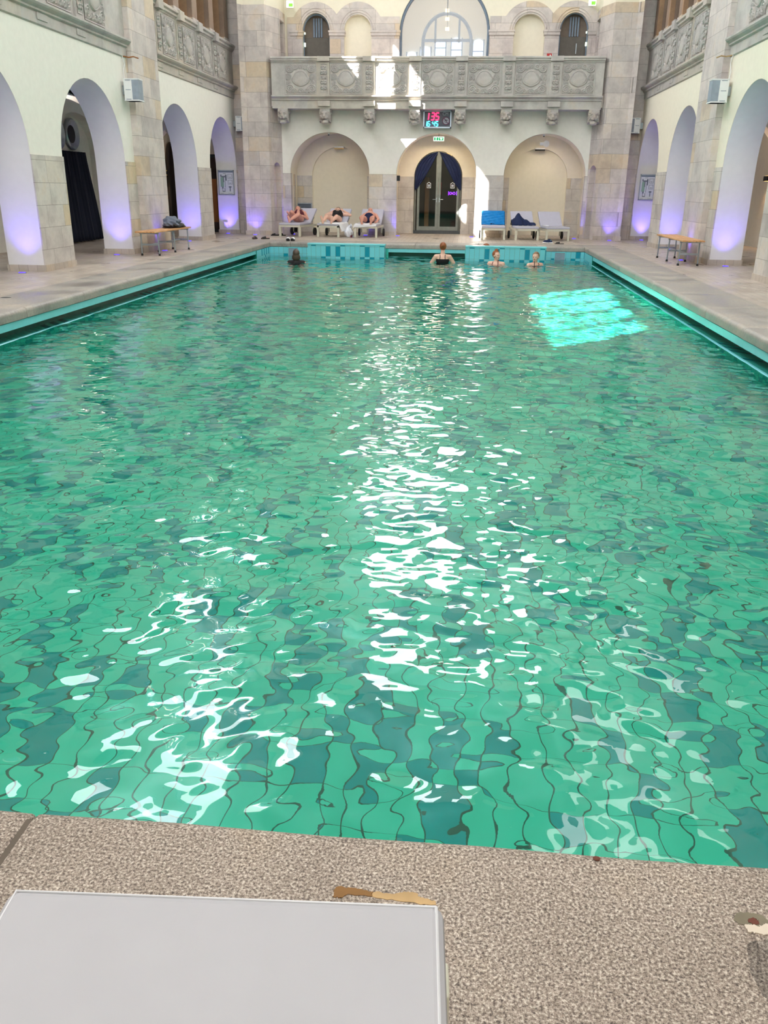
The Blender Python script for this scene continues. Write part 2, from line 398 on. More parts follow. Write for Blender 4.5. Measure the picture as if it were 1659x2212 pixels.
def coping_profile(w, r=0.055, h=0.13):
    pts = [(w, 0.0)]
    pts += [(r - r * math.sin(t), -r + r * math.cos(t)) for t in [k * PI / 2 / 6 for k in range(7)]]
    pts += [(0.0, -h + 0.01), (0.02, -h), (w, -h)]
    return pts
def coping_run(name, mat, a, b, inward_x=None, y=None, w=0.78, joints=(), axis='y', sgn=1):
    """slabs with a rounded nose along one side of the pool, from a to b, split at the joints"""
    mb = MB(); prof = coping_profile(w); n = len(prof)
    cuts = [a] + sorted(j for j in joints if a < j < b) + [b]
    for s0, s1 in zip(cuts[:-1], cuts[1:]):
        rg = random.uniform(-0.004, 0.004)
        vs = []
        steps = [s0 + 0.003, s0 + 0.012] + [s0 + (s1 - s0) * k / 6 for k in range(1, 6)] + [s1 - 0.012, s1 - 0.003]
        for i, q in enumerate(steps):
            sh = 0.006 if i in (0, len(steps) - 1) else 0.0
            wob = 0.004 * math.sin(q * 9.1) + rg
            for d, z in prof:
                dd = d + (sh + wob if d < w - 0.01 else 0); zz = z - (sh if z > -0.1 else 0)
                if axis == 'y': vs.append((inward_x - sgn * dd, q, zz))
                else: vs.append((q, y + sgn * dd, zz))
        fs = []
        for i in range(len(steps) - 1):
            for k in range(n): fs.append((i * n + k, i * n + (k + 1) % n, (i + 1) * n + (k + 1) % n, (i + 1) * n + k))
        fs.append(tuple(range(n))); fs.append(tuple((len(steps) - 1) * n + k for k in reversed(range(n))))
        mb.add(vs, fs)
    o = struct(name, mb, mat); smooth_angle(o, 35); return o
JL = [1.6 + 1.62 * k for k in range(0, 14)]
coping_run('trim_1', M['coping'], 1.5, 23.7, inward_x=PL, joints=[9.76 + 1.6 * k for k in range(-5, 9)], sgn=1)
coping_run('trim_2', M['coping'], 1.5, 23.7, inward_x=PR, joints=[9.5 + 1.6 * k for k in range(-5, 9)], sgn=-1)
coping_run('trim_3', M['coping'], 0.0, 8.2, y=PF, w=0.86, joints=[0.55, 2.2, 3.85, 5.5, 7.0], axis='x', sgn=1)
coping_run('trim_4', M['granite'], 0.0, 8.2, y=PN, w=0.84, joints=[0.6, 2.4, 4.22, 6.3], axis='x', sgn=-1)
struct('trim_5', MB().box(-0.78, 0, 0.69, 1.5, -0.13, -0.001).box(8.2, 8.98, 0.69, 1.5, -0.13, -0.001), M['granite'])
# joint filler under the slab seams
struct('trim_6', MB().box(4.213, 4.227, 0.7, 1.48, -0.1, -0.003), M['joint'])

bas = MB(); ZB = -1.65
struct('pool_floor', MB().box(-0.5, 8.7, 1.0, 23.5, ZB - 0.2, ZB), M['ptile'])
bas.box(-0.5, 0, 1.2, 21.4, ZB, ZW - 0.012); bas.box(8.2, 8.7, 1.2, 21.4, ZB, ZW - 0.012)
bas.box(-0.5, 0, 21.4, 23.4, ZB, -0.131); bas.box(8.2, 8.7, 21.4, 23.4, ZB, -0.131)
bas.box(0, 8.2, 1.2, 1.52, ZB, -0.131)
bas.box(0, 3.15, PF, 23.4, ZB, -0.131); bas.box(5.15, 8.2, PF, 23.4, ZB, -0.131); bas.box(3.15, 5.15, PF, 23.4, ZB, ZW - 0.012)
struct('pool_wall', bas, M['pwall'])
# tile faces above the water in the far corners
tf = MB()
tf.box(0.0, 1.2, PF - 0.012, PF, -0.9, -0.13); tf.box(7.1, 8.2, PF - 0.012, PF, -0.9, -0.13)
tf.box(0.0, 0.012, 21.4, PF, -0.9, -0.13); tf.box(8.188, 8.2, 21.4, PF, -0.9, -0.13)
struct('pool_wall_tiling', tf, M['tile'])
# overflow channel: light band, dark recess, sloped lip
gb = MB()
gb.box(-0.03, -0.012, 1.53, 21.4, -0.215, -0.13); gb.box(8.212, 8.23, 1.53, 21.4, -0.215, -0.13); gb.box(3.15, 5.15, PF + 0.012, PF + 0.03, -0.215, -0.13)
struct('gutter_band', gb, M['tiletop'])
gd = MB()
for s, x in ((1, 0), (-1, 8.2)):
    gd.box(min(x - s * .30, x - s * .26), max(x - s * .30, x - s * .26), 1.53, 21.4, -0.5, -0.13)
    gd.box(min(x - s * .26, x - s * .11), max(x - s * .26, x - s * .11), 1.53, 21.4, -0.46, -0.44)
    gd.box(min(x, x - s * .3), max(x, x - s * .3), 21.37, 21.4, -0.5, -0.131)
gd.box(3.15, 5.15, PF + .26, PF + .30, -0.5, -0.13)
struct('gutter_channel', gd, M['gutter'])
gl = MB()
for s, x in ((1, 0), (-1, 8.2)):
    gl.add([(x - s * .11, 1.53, -0.44), (x - s * .11, 21.4, -0.44), (x - s * .02, 21.4, -0.335), (x - s * .02, 1.53, -0.335)], [(0, 1, 2, 3)])
gl.add([(3.15, PF + .11, -.44), (5.15, PF + .11, -.44), (5.15, PF + .02, -.335), (3.15, PF + .02, -.335)], [(0, 1, 2, 3)])
struct('gutter_slope', gl, M['grate'])
lip = MB(); lip.rbox(-0.03, 0.012, 1.53, 21.4, -0.37, -0.326, 0.008); lip.rbox(8.188, 8.23, 1.53, 21.4, -0.37, -0.326, 0.008); lip.rbox(3.15, 5.15, PF - .012, PF + .03, -0.37, -0.326, .008)
struct('gutter_lip', lip, M['tiletop'])
# free-standing tiled walls near the far end
for x0, x1, side in ((1.16, 3.13, 'left'), (5.16, 7.16, 'right')):
    w = empty('tiled_wall_block', ((x0 + x1) / 2, 22.2, 0))
    tag(w, f'turquoise checkered tiled block rising from the pool at the far end, {side} of the gap', 'pool wall', 'tiled blocks at the far end')
    MB().box(x0, x1, 22.1, 22.34, ZB, -0.01).build('wall_body', M['tile'], w)
    MB().rbox(x0 - .008, x1 + .008, 22.09, 22.35, -0.012, 0.028, 0.01).build('cap_tile', M['tiletop'], w)
for x0, y0, sx in ((0.50, PF - .02, 1), (7.46, PF - .02, 1)):
    w = MB().box(x0, x0 + .25, y0 - .006, y0 + .006, -0.42, -0.15).build('inlet_panel', flat('panel_grey', (140, 160, 178), 0.5))
    tag(w, 'square grey panel in the far pool wall, ' + ('behind the swimmer with wet brown hair' if x0 < 4 else 'right of the blond bather'), 'panel', 'grey panels in the pool wall')
    b = MB().box(x0 - .012, x0, y0 - .01, y0 + .006, -0.43, -0.14).box(x0 + .25, x0 + .262, y0 - .01, y0 + .006, -0.43, -0.14).box(x0 - .012, x0 + .262, y0 - .01, y0 + .006, -0.15, -0.138).build('panel_frame', M['tiletop'], w)

# ------------------------------------------------------------------ water
def make_water():
    rs = np.random.RandomState(5)
    xs = np.linspace(PL + 0.0, PR, 520)
    ys = [PN - 0.02]; y = PN - 0.02
    while y < PF:
        y += 0.012 + 0.0028 * (y - PN) ; ys.append(min(y, PF))
    ys = np.array(ys)
    X, Y = np.meshgrid(xs, ys)
    Z = np.zeros_like(X)
    def add(lmin, lmax, n, slope, spread, main):
        nonlocal Z
        for _ in range(n):
            lam = math.exp(rs.uniform(math.log(lmin), math.log(lmax))); k = 2 * PI / lam
            th = main + rs.normal() * spread
            a = slope / k * math.sqrt(2.0 / n)
            wx, wy = math.cos(th) * k, math.sin(th) * k
            ph = rs.uniform(0, 2 * PI)
            # groups of waves: each train is modulated slowly
            g = 0.6 + 0.4 * np.sin(X * rs.uniform(.5, 1.6) + Y * rs.uniform(.3, 1.0) + rs.uniform(0, 6))
            fade = np.clip(lam / (2.2 * (0.012 + 0.0028 * (Y - PN))) - 0.8, 0, 1)
            Z += a * g * fade * np.sin(wx * X + wy * Y + ph + 0.6 * np.sin(k * .31 * (X * math.sin(th) - Y * math.cos(th)) + ph))
    add(0.9, 2.2, 14, WAVE * 0.36, 1.6, 1.2)
    add(0.35, 0.9, 26, WAVE * 0.62, 1.3, 1.4)
    add(0.14, 0.35, 34, WAVE * 0.95, .75, 1.5)
    add(0.07, 0.15, 44, WAVE * 0.95, .6, 1.55)
    Z = ZW + Z * np.clip((X + 0.02) / .12, 0.15, 1) * np.clip((PR + .02 - X) / .12, .15, 1)
    nv, nu = X.shape
    me = bpy.data.meshes.new('pool_water')
    co = np.stack([X, Y, Z], -1).reshape(-1, 3)
    idx = np.arange(nv * nu).reshape(nv, nu)
    q = np.stack([idx[:-1, :-1], idx[:-1, 1:], idx[1:, 1:], idx[1:, :-1]], -1).reshape(-1, 4)
    me.vertices.add(len(co)); me.vertices.foreach_set('co', co.astype(np.float32).ravel())
    me.loops.add(q.size); me.loops.foreach_set('vertex_index', q.astype(np.int32).ravel())
    me.polygons.add(len(q)); me.polygons.foreach_set('loop_start', np.arange(0, q.size, 4, dtype=np.int32))
    me.polygons.foreach_set('use_smooth', np.ones(len(q), dtype=bool)); me.update(calc_edges=True)
    me.materials.append(M['water'])
    o = bpy.data.objects.new('pool_water', me); COL.objects.link(o)
    o.cycles.is_caustics_caster = True
    tag(o, 'rippling turquoise water filling the long swimming pool', 'water', kind='stuff')
    return o
WAVE = 0.085
make_water()
for nm in ('pool_floor', 'pool_wall'): bpy.data.objects[nm].cycles.is_caustics_receiver = True

# ------------------------------------------------------------------ side walls
def side(sx):
    """sx = -1 left, +1 right.  mapping keeps y, mirrors x"""
    X0 = XL if sx < 0 else XR
    out = Vector((sx, 0, 0))
    nm = 'left' if sx < 0 else 'right'
    ar = [(c, r, 0, 1.8, 1.35) for c, r in ARCH]
    pl = M['plaster'] if sx < 0 else M['plaster_r']
    # plaster arcade wall
    w = MB().slab([arch_loop(-3, 27.6, 0, 3.76, ar, 24)], (X0, 0, 0), (0, 1, 0), out, TW)
    struct('wall_' + nm, w, pl)
    # thin white lining of every reveal
    rv = MB()
    for c, r, b, sp, h in ar:
        p = [(c - r, 0.1), (c - r, sp)] + [(c - r * math.cos(PI * k / 24), sp + h * math.sin(PI * k / 24)) for k in range(1, 24)] + [(c + r, sp), (c + r, 0.1)]
        q = [(c + (u - c) * (1 - .006), v - (0.006 if v > sp else 0)) for u, v in p]
        n = len(p)
        for (lo, hi) in ((0.004, TW - .004),):
            vs = [(X0 + sx * lo, u, v) for u, v in q] + [(X0 + sx * hi, u, v) for u, v in q]
            rv.add(vs, [(i, i + 1, n + i + 1, n + i) for i in range(n - 1)])
    o = struct('wall_' + nm + '_reveal', rv, M['reveal']); smooth_angle(o, 50)
    # dado stone on pier fronts, plinth tiles
    edges = [-3] + [e for c, r in ARCH for e in (c - r, c + r)] + [27.6]
    dd = MB(); pt = MB()
    for k in range(0, len(edges), 2):
        a, b = edges[k], edges[k + 1]
        if b - a < .05: continue
        x = sorted((X0 - sx * .018, X0 + sx * .14))
        dd.box(x[0], x[1], a - .008, b + .008, 0, 1.8)
        x = sorted((X0 - sx * .032, X0 + sx * (TW + .02)))
        pt.box(x[0], x[1], a - .022, b + .022, 0, 0.105)
    struct('wall_' + nm + '_dado', dd, M['dado']); struct('baseboard_' + nm, pt, M['plinth'])
    # full-height stone pillars
    for a, b in PILL:
        x = sorted((X0 - sx * .13, X0 + sx * TW))
        p = struct('pillar', MB().box(x[0], x[1], a, b, 0, 6.6), M['stone'])
        x = sorted((X0 - sx * .15, X0 + sx * .2))
        struct('baseboard_pillar', MB().box(x[0], x[1], a - .02, b + .02, 0, .11), M['plinth'])
    # gallery: floor slab, back wall, ceiling and high wall with clerestory windows
    x = sorted((X0, X0 + sx * 2.9))
    struct('gallery_floor_' + nm, MB().box(x[0] if sx < 0 else x[0], x[1], -3, 29.5, 3.77, 3.95), M['stone'])
    struct('ceiling_gallery_' + nm, MB().box(x[0], x[1], -3, 29.5, 6.45, 6.65), M['plaster'])
    holes = []
    if sx < 0:
        holes = [rect_hole(22.36, 22.95, 8.7, 10.8), rect_hole(21.37, 21.89, 8.6, 10.8), rect_hole(20.55, 20.95, 9.9, 10.8), rect_hole(19.25, 19.62, 8.75, 10.6),
                 rect_hole(3.1, 4.1, 8.7, 10.6), rect_hole(4.25, 5.25, 8.7, 10.6), rect_hole(5.4, 6.4, 8.7, 10.6), rect_hole(6.55, 7.55, 8.7, 10.6), rect_hole(7.7, 8.2, 8.7, 10.6)]
    outer = [(-3, 6.5), (29.5, 6.5), (29.5, ZTOP), (-3, ZTOP)]
    struct('wall_' + nm + '_upper', MB().slab([outer] + holes, (X0, 0, 0), (0, 1, 0), out, 0.05), M['plaster_r'])
    # outer wall of the aisle and of the gallery
    XA = X0 + sx * 2.75
    struct('wall_' + nm + '_outer', MB().box(*sorted((XA, XA + sx * .3)), -3, 29.5, -0.1, 6.6), M['plaster'] if sx < 0 else M['plaster_r'])
    # vaulted aisle: transverse arches over every pier and a ceiling
    struct('ceiling_aisle_' + nm, MB().grid(lambda u, v: Vector((X0 + sx * (TW + (2.75 - TW) * u), -3 + 32.4 * v, 2.85 + .6 * math.sin(PI * (0.04 + .92 * u)))), 24, 4), M['reveal'], smooth=True)
    tv = MB()
    for k in range(1, len(edges) - 1, 2):
        pass
    for k in range(2, len(edges) - 1, 2):
        a, b = edges[k], edges[k + 1]
        m_ = (a + b) / 2
        wd = (2.75 - TW)
        lp = [(0, 1.9)] + [(wd / 2 - wd / 2 * math.cos(PI * t / 20), 1.9 + 1.15 * math.sin(PI * t / 20)) for t in range(1, 20)] + [(wd, 1.9), (wd, 3.62), (0, 3.62)]
        tv.slab([lp], (X0 + sx * TW, m_ - .22, 0), (sx, 0, 0), (0, 1, 0), .44)
    struct('beam_aisle_' + nm, tv, M['reveal'])
    # stone string course and cornice under the parapet
    bays = [(PILL[0][1], PILL[1][0]), (PILL[1][1], PILL[2][0]), (PILL[2][1], 26.7)]
    for bi, (a, b) in enumerate(bays):
        prof = [(0.0, 3.72), (.03, 3.74), (.03, 3.90), (.07, 3.92), (.07, 3.95), (.13, 3.985), (.15, 4.01), (.15, 4.04), (.12, 4.05), (0.0, 4.05)]
        mb = MB(); n = len(prof); vs = [(X0 - sx * d, y_, z) for y_ in (a, b) for d, z in prof]
        mb.add(vs, [(i, (i + 1) % n, n + (i + 1) % n, n + i) for i in range(n)] + [tuple(range(n)), tuple(reversed(range(n, 2 * n)))])
        pp = empty('balcony_parapet', (X0, (a + b) / 2, 3.75)); pp['kind'] = 'structure'
        mb.build('cornice', M['relief'], pp)
        MB().box(*sorted((X0 - sx * .02, X0 + sx * .28)), a, b, 4.05, 4.93).build('parapet_wall', M['relief'], pp)
        prof = [(-.3, 4.93), (.03, 4.93), (.05, 4.96), (.08, 4.98), (.08, 5.02), (.12, 5.05), (.12, 5.09), (.09, 5.12), (-.3, 5.12)]
        mb = MB(); n = len(prof); vs = [(X0 - sx * d, y_, z) for y_ in (a, b) for d, z in prof]
        mb.add(vs, [(i, (i + 1) % n, n + (i + 1) % n, n + i) for i in range(n)] + [tuple(range(n)), tuple(reversed(range(n, 2 * n)))])
        mb.build('handrail', M['relief'], pp)
        # panels: large carved fields with narrow pilasters between
        starts = {0: [7.76 - 1.46 * k for k in range(4)], 1: [16.52 - 1.46 * k for k in range(4)], 2: [20.66 + 1.47 * k for k in range(4)]}[bi]
        for y0 in starts:
            relief_panel(0, X0 - sx * .021, y0, y0 + .90, 4.10, 4.90, sx, pp)
            yp = y0 - .43 if bi == 2 else y0 - .38
            MB().box(*sorted((X0 - sx * .05, X0)), yp - .03, yp + .29, 4.05, 4.93).build('pilaster', M['relief'], pp)
            relief_panel(1, X0 - sx * .051, yp + .03, yp + .23, 4.14, 4.86, sx, pp)
            MB().box(*sorted((X0 - sx * .155, X0)), yp - .03, yp + .29, 4.93, 5.13).build('rail_break', M['relief'], pp)
            MB().box(*sorted((X0 - sx * .045, X0)), yp - .05, yp + .31, 3.80, 3.90).build('bracket_block', M['relief'], pp)
    # gallery piers standing on the parapet
    ys = [20.15, 21.68, 23.13, 24.6, 26.05]
    for y_ in ys + [17.3, 15.8, 14.3, 12.8, 11.3]:
        p = empty('gallery_pier', (X0 + sx * .12, y_ + .2, 5.12)); p['kind'] = 'structure'
        MB().box(*sorted((X0 + sx * .0, X0 + sx * .95)), y_, y_ + .4, 5.12, 6.46).build('pier_shaft', M['gstone'], p)
        MB().box(*sorted((X0 - sx * .03, X0 + sx * .98)), y_ - .03, y_ + .43, 6.2, 6.34).box(*sorted((X0 - sx * .02, X0 + sx * .97)), y_ - .02, y_ + .42, 5.12, 5.22).build('pier_moulding', M['stone'], p)
    struct('wall_' + nm + '_lintel', MB().box(*sorted((X0, X0 + sx * .6)), -3, 27.6, 6.3, 6.52), M['stone'])

# carved panel height field --------------------------------------------------
def relief_height(kind, U, V):
    """U,V in -1..1; returns 0..1 height"""
    A = np.abs(U); R = np.hypot(U, V * 1.0)
    if kind == 0:
        sh = np.hypot(A / (.46 + .05 * np.cos(3 * np.arctan2(A, V) + .4)), (V - .02) / (.46))
        h = np.where(sh < 1, .62 + .25 * np.sqrt(np.clip(1 - sh ** 2, 0, 1)), 0)
        rim = np.exp(-((sh - 1.1) / .1) ** 2) * .85
        h = np.maximum(h, rim)
        for cx, cy, rr, ws, tw in ((.74, .70, .34, 9, 1), (.76, -.68, .36, 9, -1), (.36, .82, .26, 8, -1), (.42, -.84, .26, 8, 1), (.83, .12, .28, 10, 1), (.80, -.28, .2, 8, -1), (.0, .86, .22, 7, 1), (.0, -.84, .24, 7, 1)):
            dx, dy = A - cx, V - cy; r = np.hypot(dx, dy); th = np.arctan2(dy, dx)
            sw = .5 + .5 * np.cos(tw * th + ws * 2.2 * r / rr)
            h = np.maximum(h, np.where(r < rr, (0.25 + .7 * sw) * np.clip((rr - r) / .06, 0, 1) * .85, 0))
        return h
    h = np.zeros_like(U)
    for cy, rr in ((.8, .16), (.42, .2), (.05, .14), (-.3, .2), (-.72, .2)):
        for cx in (0.0, .55):
            dx, dy = (A - cx), (V - cy) * 2.6; r = np.hypot(dx, dy); th = np.arctan2(dy, dx)
            sw = .5 + .5 * np.cos(2 * th + 14 * r); h = np.maximum(h, np.where(r < rr * 2.6, (.3 + .6 * sw) * np.clip((rr * 2.6 - r) / .12, 0, 1), 0))
    h = np.maximum(h, np.exp(-(A / .12) ** 2) * .55)
    return h
def relief_mesh(kind, w, h, depth=0.065):
    n, m = (64, 60) if kind == 0 else (22, 60)
    u = np.linspace(-1, 1, n); v = np.linspace(-1, 1, m); U, V = np.meshgrid(u, v)
    H = relief_height(kind, U / .93, V / .93) * ((np.abs(U) < .93) & (np.abs(V) < .93))
    fr = np.clip((np.maximum(np.abs(U), np.abs(V)) - .93) / .02, 0, 1)
    D = (H * depth - .012) * (1 - fr) + fr * 0.012
    vs = [(U[j, i] * w / 2, -D[j, i], V[j, i] * h / 2) for j in range(m) for i in range(n)]
    fs = [(j * n + i, j * n + i + 1, (j + 1) * n + i + 1, (j + 1) * n + i) for j in range(m - 1) for i in range(n - 1)]
    me = bpy.data.meshes.new('carved_panel'); me.from_pydata(vs, [], fs); me.materials.append(M['relief'])
    me.polygons.foreach_set('use_smooth', [True] * len(me.polygons)); return me
REL = {}
def relief_panel(kind, plane, a, b, z0, z1, sx, parent):
    """sx -1: left side wall (faces +x), +1: right wall (faces -x), 0: end wall (faces -y)"""
    key = (kind, round(b - a, 2), round(z1 - z0, 2))
    if key not in REL: REL[key] = relief_mesh(kind, b - a, z1 - z0)
    o = bpy.data.objects.new('carved_panel', REL[key]); COL.objects.link(o)
    if sx == 0: m = Matrix.Translation(((a + b) / 2, plane, (z0 + z1) / 2))
    else: m = Matrix.Translation((plane, (a + b) / 2, (z0 + z1) / 2)) @ Matrix.Rotation(PI / 2 if sx < 0 else -PI / 2, 4, 'Z')
    o.parent = parent; o.matrix_local = PINV[parent.name] @ m
    return o
side(-1); side(1)

# ------------------------------------------------------------------ end wall with three arches
NCH = [(1.02, 1.19), (4.20, 1.18), (7.36, 1.18)]
nar = [(c, r, 0, 1.74, 1.12) for c, r in NCH]
struct('wall_back', MB().slab([arch_loop(-.45, 8.65, 0, 3.78, nar, 28)], (0, YB, 0), (1, 0, 0), (0, 1, 0), .42), M['plaster'])
for k, (c, r) in enumerate(NCH):        # soffit colours: the middle one is warm lit by its own lamp
    rv = MB(); p = [(c - r, .1), (c - r, 1.74)] + [(c - r * math.cos(PI * t / 28), 1.74 + 1.12 * math.sin(PI * t / 28)) for t in range(1, 28)] + [(c + r, 1.74), (c + r, .1)]
    q = [(c + (u - c) * .996, v - (.005 if v > 1.75 else 0)) for u, v in p]; n = len(q)
    rv.add([(u, YB + .003, v) for u, v in q] + [(u, YB + .417, v) for u, v in q], [(i, i + 1, n + i + 1, n + i) for i in range(n - 1)])
    o = struct('wall_back_reveal', rv, M['plaster_r']); smooth_angle(o, 50)
dd = MB(); pt = MB()
eb = [-.45] + [e for c, r in NCH for e in (c - r, c + r)] + [8.65]
for k in range(0, len(eb), 2):
    a, b = eb[k], eb[k + 1]
    dd.box(a - (.008 if k else 0), b + (.008 if k < 6 else 0), YB - .018, YB + .2, 0, 1.73)
    pt.box(a - (.02 if k else 0), b + (.02 if k < 6 else 0), YB - .032, YB + .43, 0, .115)
struct('wall_back_dado', dd, M['dado']); struct('baseboard_back', pt, M['plinth'])
# bays behind the arches: side cheeks and vault, then the rear wall
struct('wall_back_vault', MB().slab([arch_loop(-.6, 8.8, 0, 3.6, [(c, r + .09, 0, 1.72, 1.17) for c, r in NCH], 28)], (0, YB + .42, 0), (1, 0, 0), (0, 1, 0), 1.1), M['plaster_r'])
YR = 28.3
rec = [arch_hole(1.10, .87, .12, 1.70, .83), arch_hole(7.30, .88, .12, 1.70, .82)]
struct('wall_back_rear', MB().slab([arch_loop(-.6, 8.8, 0, 3.6, [(4.21, .75, 0, 1.68, .75)], 28)] + rec, (0, YR, 0), (1, 0, 0), (0, 1, 0), .16), M['plaster_r'])
struct('wall_back_recess', MB().box(.1, 2.1, YR + .14, YR + .2, 0, 2.7).box(6.3, 8.3, YR + .14, YR + .2, 0, 2.7), M['plaster_r'])
dd = MB()
for a, b in ((-.3, .23), (1.97, 2.4), (2.9, 3.46), (4.96, 5.6), (6.0, 6.42), (8.18, 8.7)): dd.box(a + .005, b - .005, YR - .012, YR + .1, 0, 1.69)
for x0 in (-.26, 2.31, 2.91, 5.49, 6.07, 8.64):
    pass
struct('wall_back_rear_dado', dd, M['dado'])
ck = MB()
for c, r in NCH:
    for s in (-1, 1):
        x = c + s * (r + .09); ck.box(*sorted((x, x - s * .012)), YB + .42, YR - .3, 0, 1.72)
struct('wall_back_cheek_dado', ck, M['dado'])
# grey ventilation grille in the left niche
t = empty('ventilation_grille', (-.04, YR - .02, .75)); tag(t, 'dark grey louvred grille on the niche wall above the leftmost lounger', 'grille')
MB().box(-.27, .20, YR - .05, YR - .012, .62, .645).box(-.27, .20, YR - .05, YR - .012, .85, .875).box(-.27, -.245, YR - .05, YR - .012, .62, .875).box(.175, .20, YR - .05, YR - .012, .62, .875).build('frame', M['silver'], t)
MB().box(-.245, .175, YR - .02, YR - .012, .645, .85).build('backing', M['dark'], t)
for k in range(6): MB().box(-.245, .175, YR - .045, YR - .022, .655 + k * .033, .675 + k * .033).build('louvre', M['blind'], t)

# ------------------------------------------------------------------ corner pillars
def corner(sx):
    mx = (lambda x: x) if sx < 0 else (lambda x: 8.2 - x)
    def P(l): return [(mx(x), y) for x, y in l] if sx < 0 else [(mx(x), y) for x, y in reversed(l)]
    nm = 'left' if sx < 0 else 'right'
    lo = P([(-1.38, 28.4), (-1.38, 26.0), (-1.26, 26.15), (-.64, 26.1), (-.80, 26.155), (-.56, 26.86), (-.6, 28.4)])
    struct('pillar_corner_' + nm, MB().prism(P([(-1.9, 28.4), (-1.9, 26.72), (-1.3, 26.72), (-1.3, 28.4)]), 0, ZTOP), M['stone'])
    struct('pillar_corner_' + nm, MB().prism(lo, 0, 3.8), M['stone'])
    hi = P([(-1.38, 28.4), (-1.38, 26.0), (-1.26, 26.15), (-.64, 26.1), (-.40, 26.75), (-.70, 26.75), (-.75, 28.4)])
    struct('pillar_corner_' + nm, MB().prism(hi, 3.8, 6.02), M['stone'])
    struct('pillar_corner_' + nm, MB().prism(P([(-1.38, 28.4), (-1.38, 26.0), (-1.26, 26.15), (-.64, 26.1), (-.40, 26.75), (-.38, 28.4)]), 6.02, ZTOP), M['plaster_r'])
    # splayed face with a slim arched niche
    A, B = Vector((mx(-.64), 26.1, 0)), Vector((mx(-.40), 26.8, 0)); d = (B - A); ln = d.length
    nrm = Vector((-d.y, d.x, 0)).normalized() * (1 if sx < 0 else -1)
    struct('wall_splay_' + nm, MB().slab([arch_loop(0, ln, 0, 3.8, [(.42, .2, 0, 1.82, .2)])], A, d, nrm, .2), M['stone'])
    # gallery level side face with a doorway
    X = mx(-.38)
    struct('wall_splay_upper_' + nm, MB().slab([arch_loop(26.76, 27.62, 3.8, 6.02, [(27.1, .2, 3.8, 5.74, .001)], 2)], (X, 0, 0), (0, 1, 0), (sx, 0, 0), .3), M['stone'])
    struct('trim_door_' + nm, MB().box(*sorted((X, X - sx * .03)), 26.86, 27.34, 5.76, 5.86), M['stone'])
    struct('baseboard_corner_' + nm, MB().prism(P([(-1.40, 28.3), (-1.40, 25.96), (-1.27, 26.12), (-.62, 26.07), (-.62, 26.14), (-1.2, 26.3), (-1.2, 28.3)]), 0, .12), M['plinth'])
corner(-1); corner(1)

# ------------------------------------------------------------------ balcony on the end wall
bp = empty('balcony_parapet', (4.1, 26.16, 3.4)); bp['kind'] = 'structure'
YF = 26.16
a, b = -.52, 8.72
def xprof(prof, x0, x1, y=YF):
    n = len(prof); vs = [(x_, y - d, z) for x_ in (x0, x1) for d, z in prof]
    return vs, [(i, (i + 1) % n, n + (i + 1) % n, n + i) for i in range(n)] + [tuple(range(n)), tuple(reversed(range(n, 2 * n)))]
cor = [(-.9, 3.44), (-.02, 3.44), (-.02, 3.64), (.03, 3.66), (.03, 3.69), (.08, 3.72), (.11, 3.745), (.11, 3.77), (.07, 3.78), (-.9, 3.78)]
MB().add(*xprof(cor, a, b)).build('cornice', M['relief'], bp)
MB().box(a, b, YF, YF + .28, 3.78, 4.62).build('parapet_wall', M['relief'], bp)
hr = [(-.32, 4.6), (.02, 4.6), (.03, 4.63), (.07, 4.65), (.07, 4.68), (.10, 4.70), (.10, 4.735), (.07, 4.75), (-.32, 4.75)]
MB().add(*xprof(hr, a, b)).build('handrail', M['relief'], bp)
NAR = [.985, 2.265, 3.555, 4.84, 6.13, 7.42]
for k in range(7):
    c = .32 + 1.2865 * k
    relief_panel(0, YF - .004, c - .45, c + .45, 3.80, 4.59, 0, bp)
for c in NAR:
    MB().box(c - .16, c + .16, YF - .04, YF + .01, 3.78, 4.62).build('pilaster', M['relief'], bp)
    relief_panel(1, YF - .042, c - .1, c + .1, 3.85, 4.56, 0, bp)
    MB().box(c - .17, c + .17, YF - .125, YF, 4.63, 4.748).box(c - .17, c + .17, YF - .06, YF, 3.5, 3.64).build('rail_break', M['relief'], bp)
struct('balcony_floor', MB().box(-.6, 8.8, 26.3, 30.9, 3.5, 3.8), M['stone'])

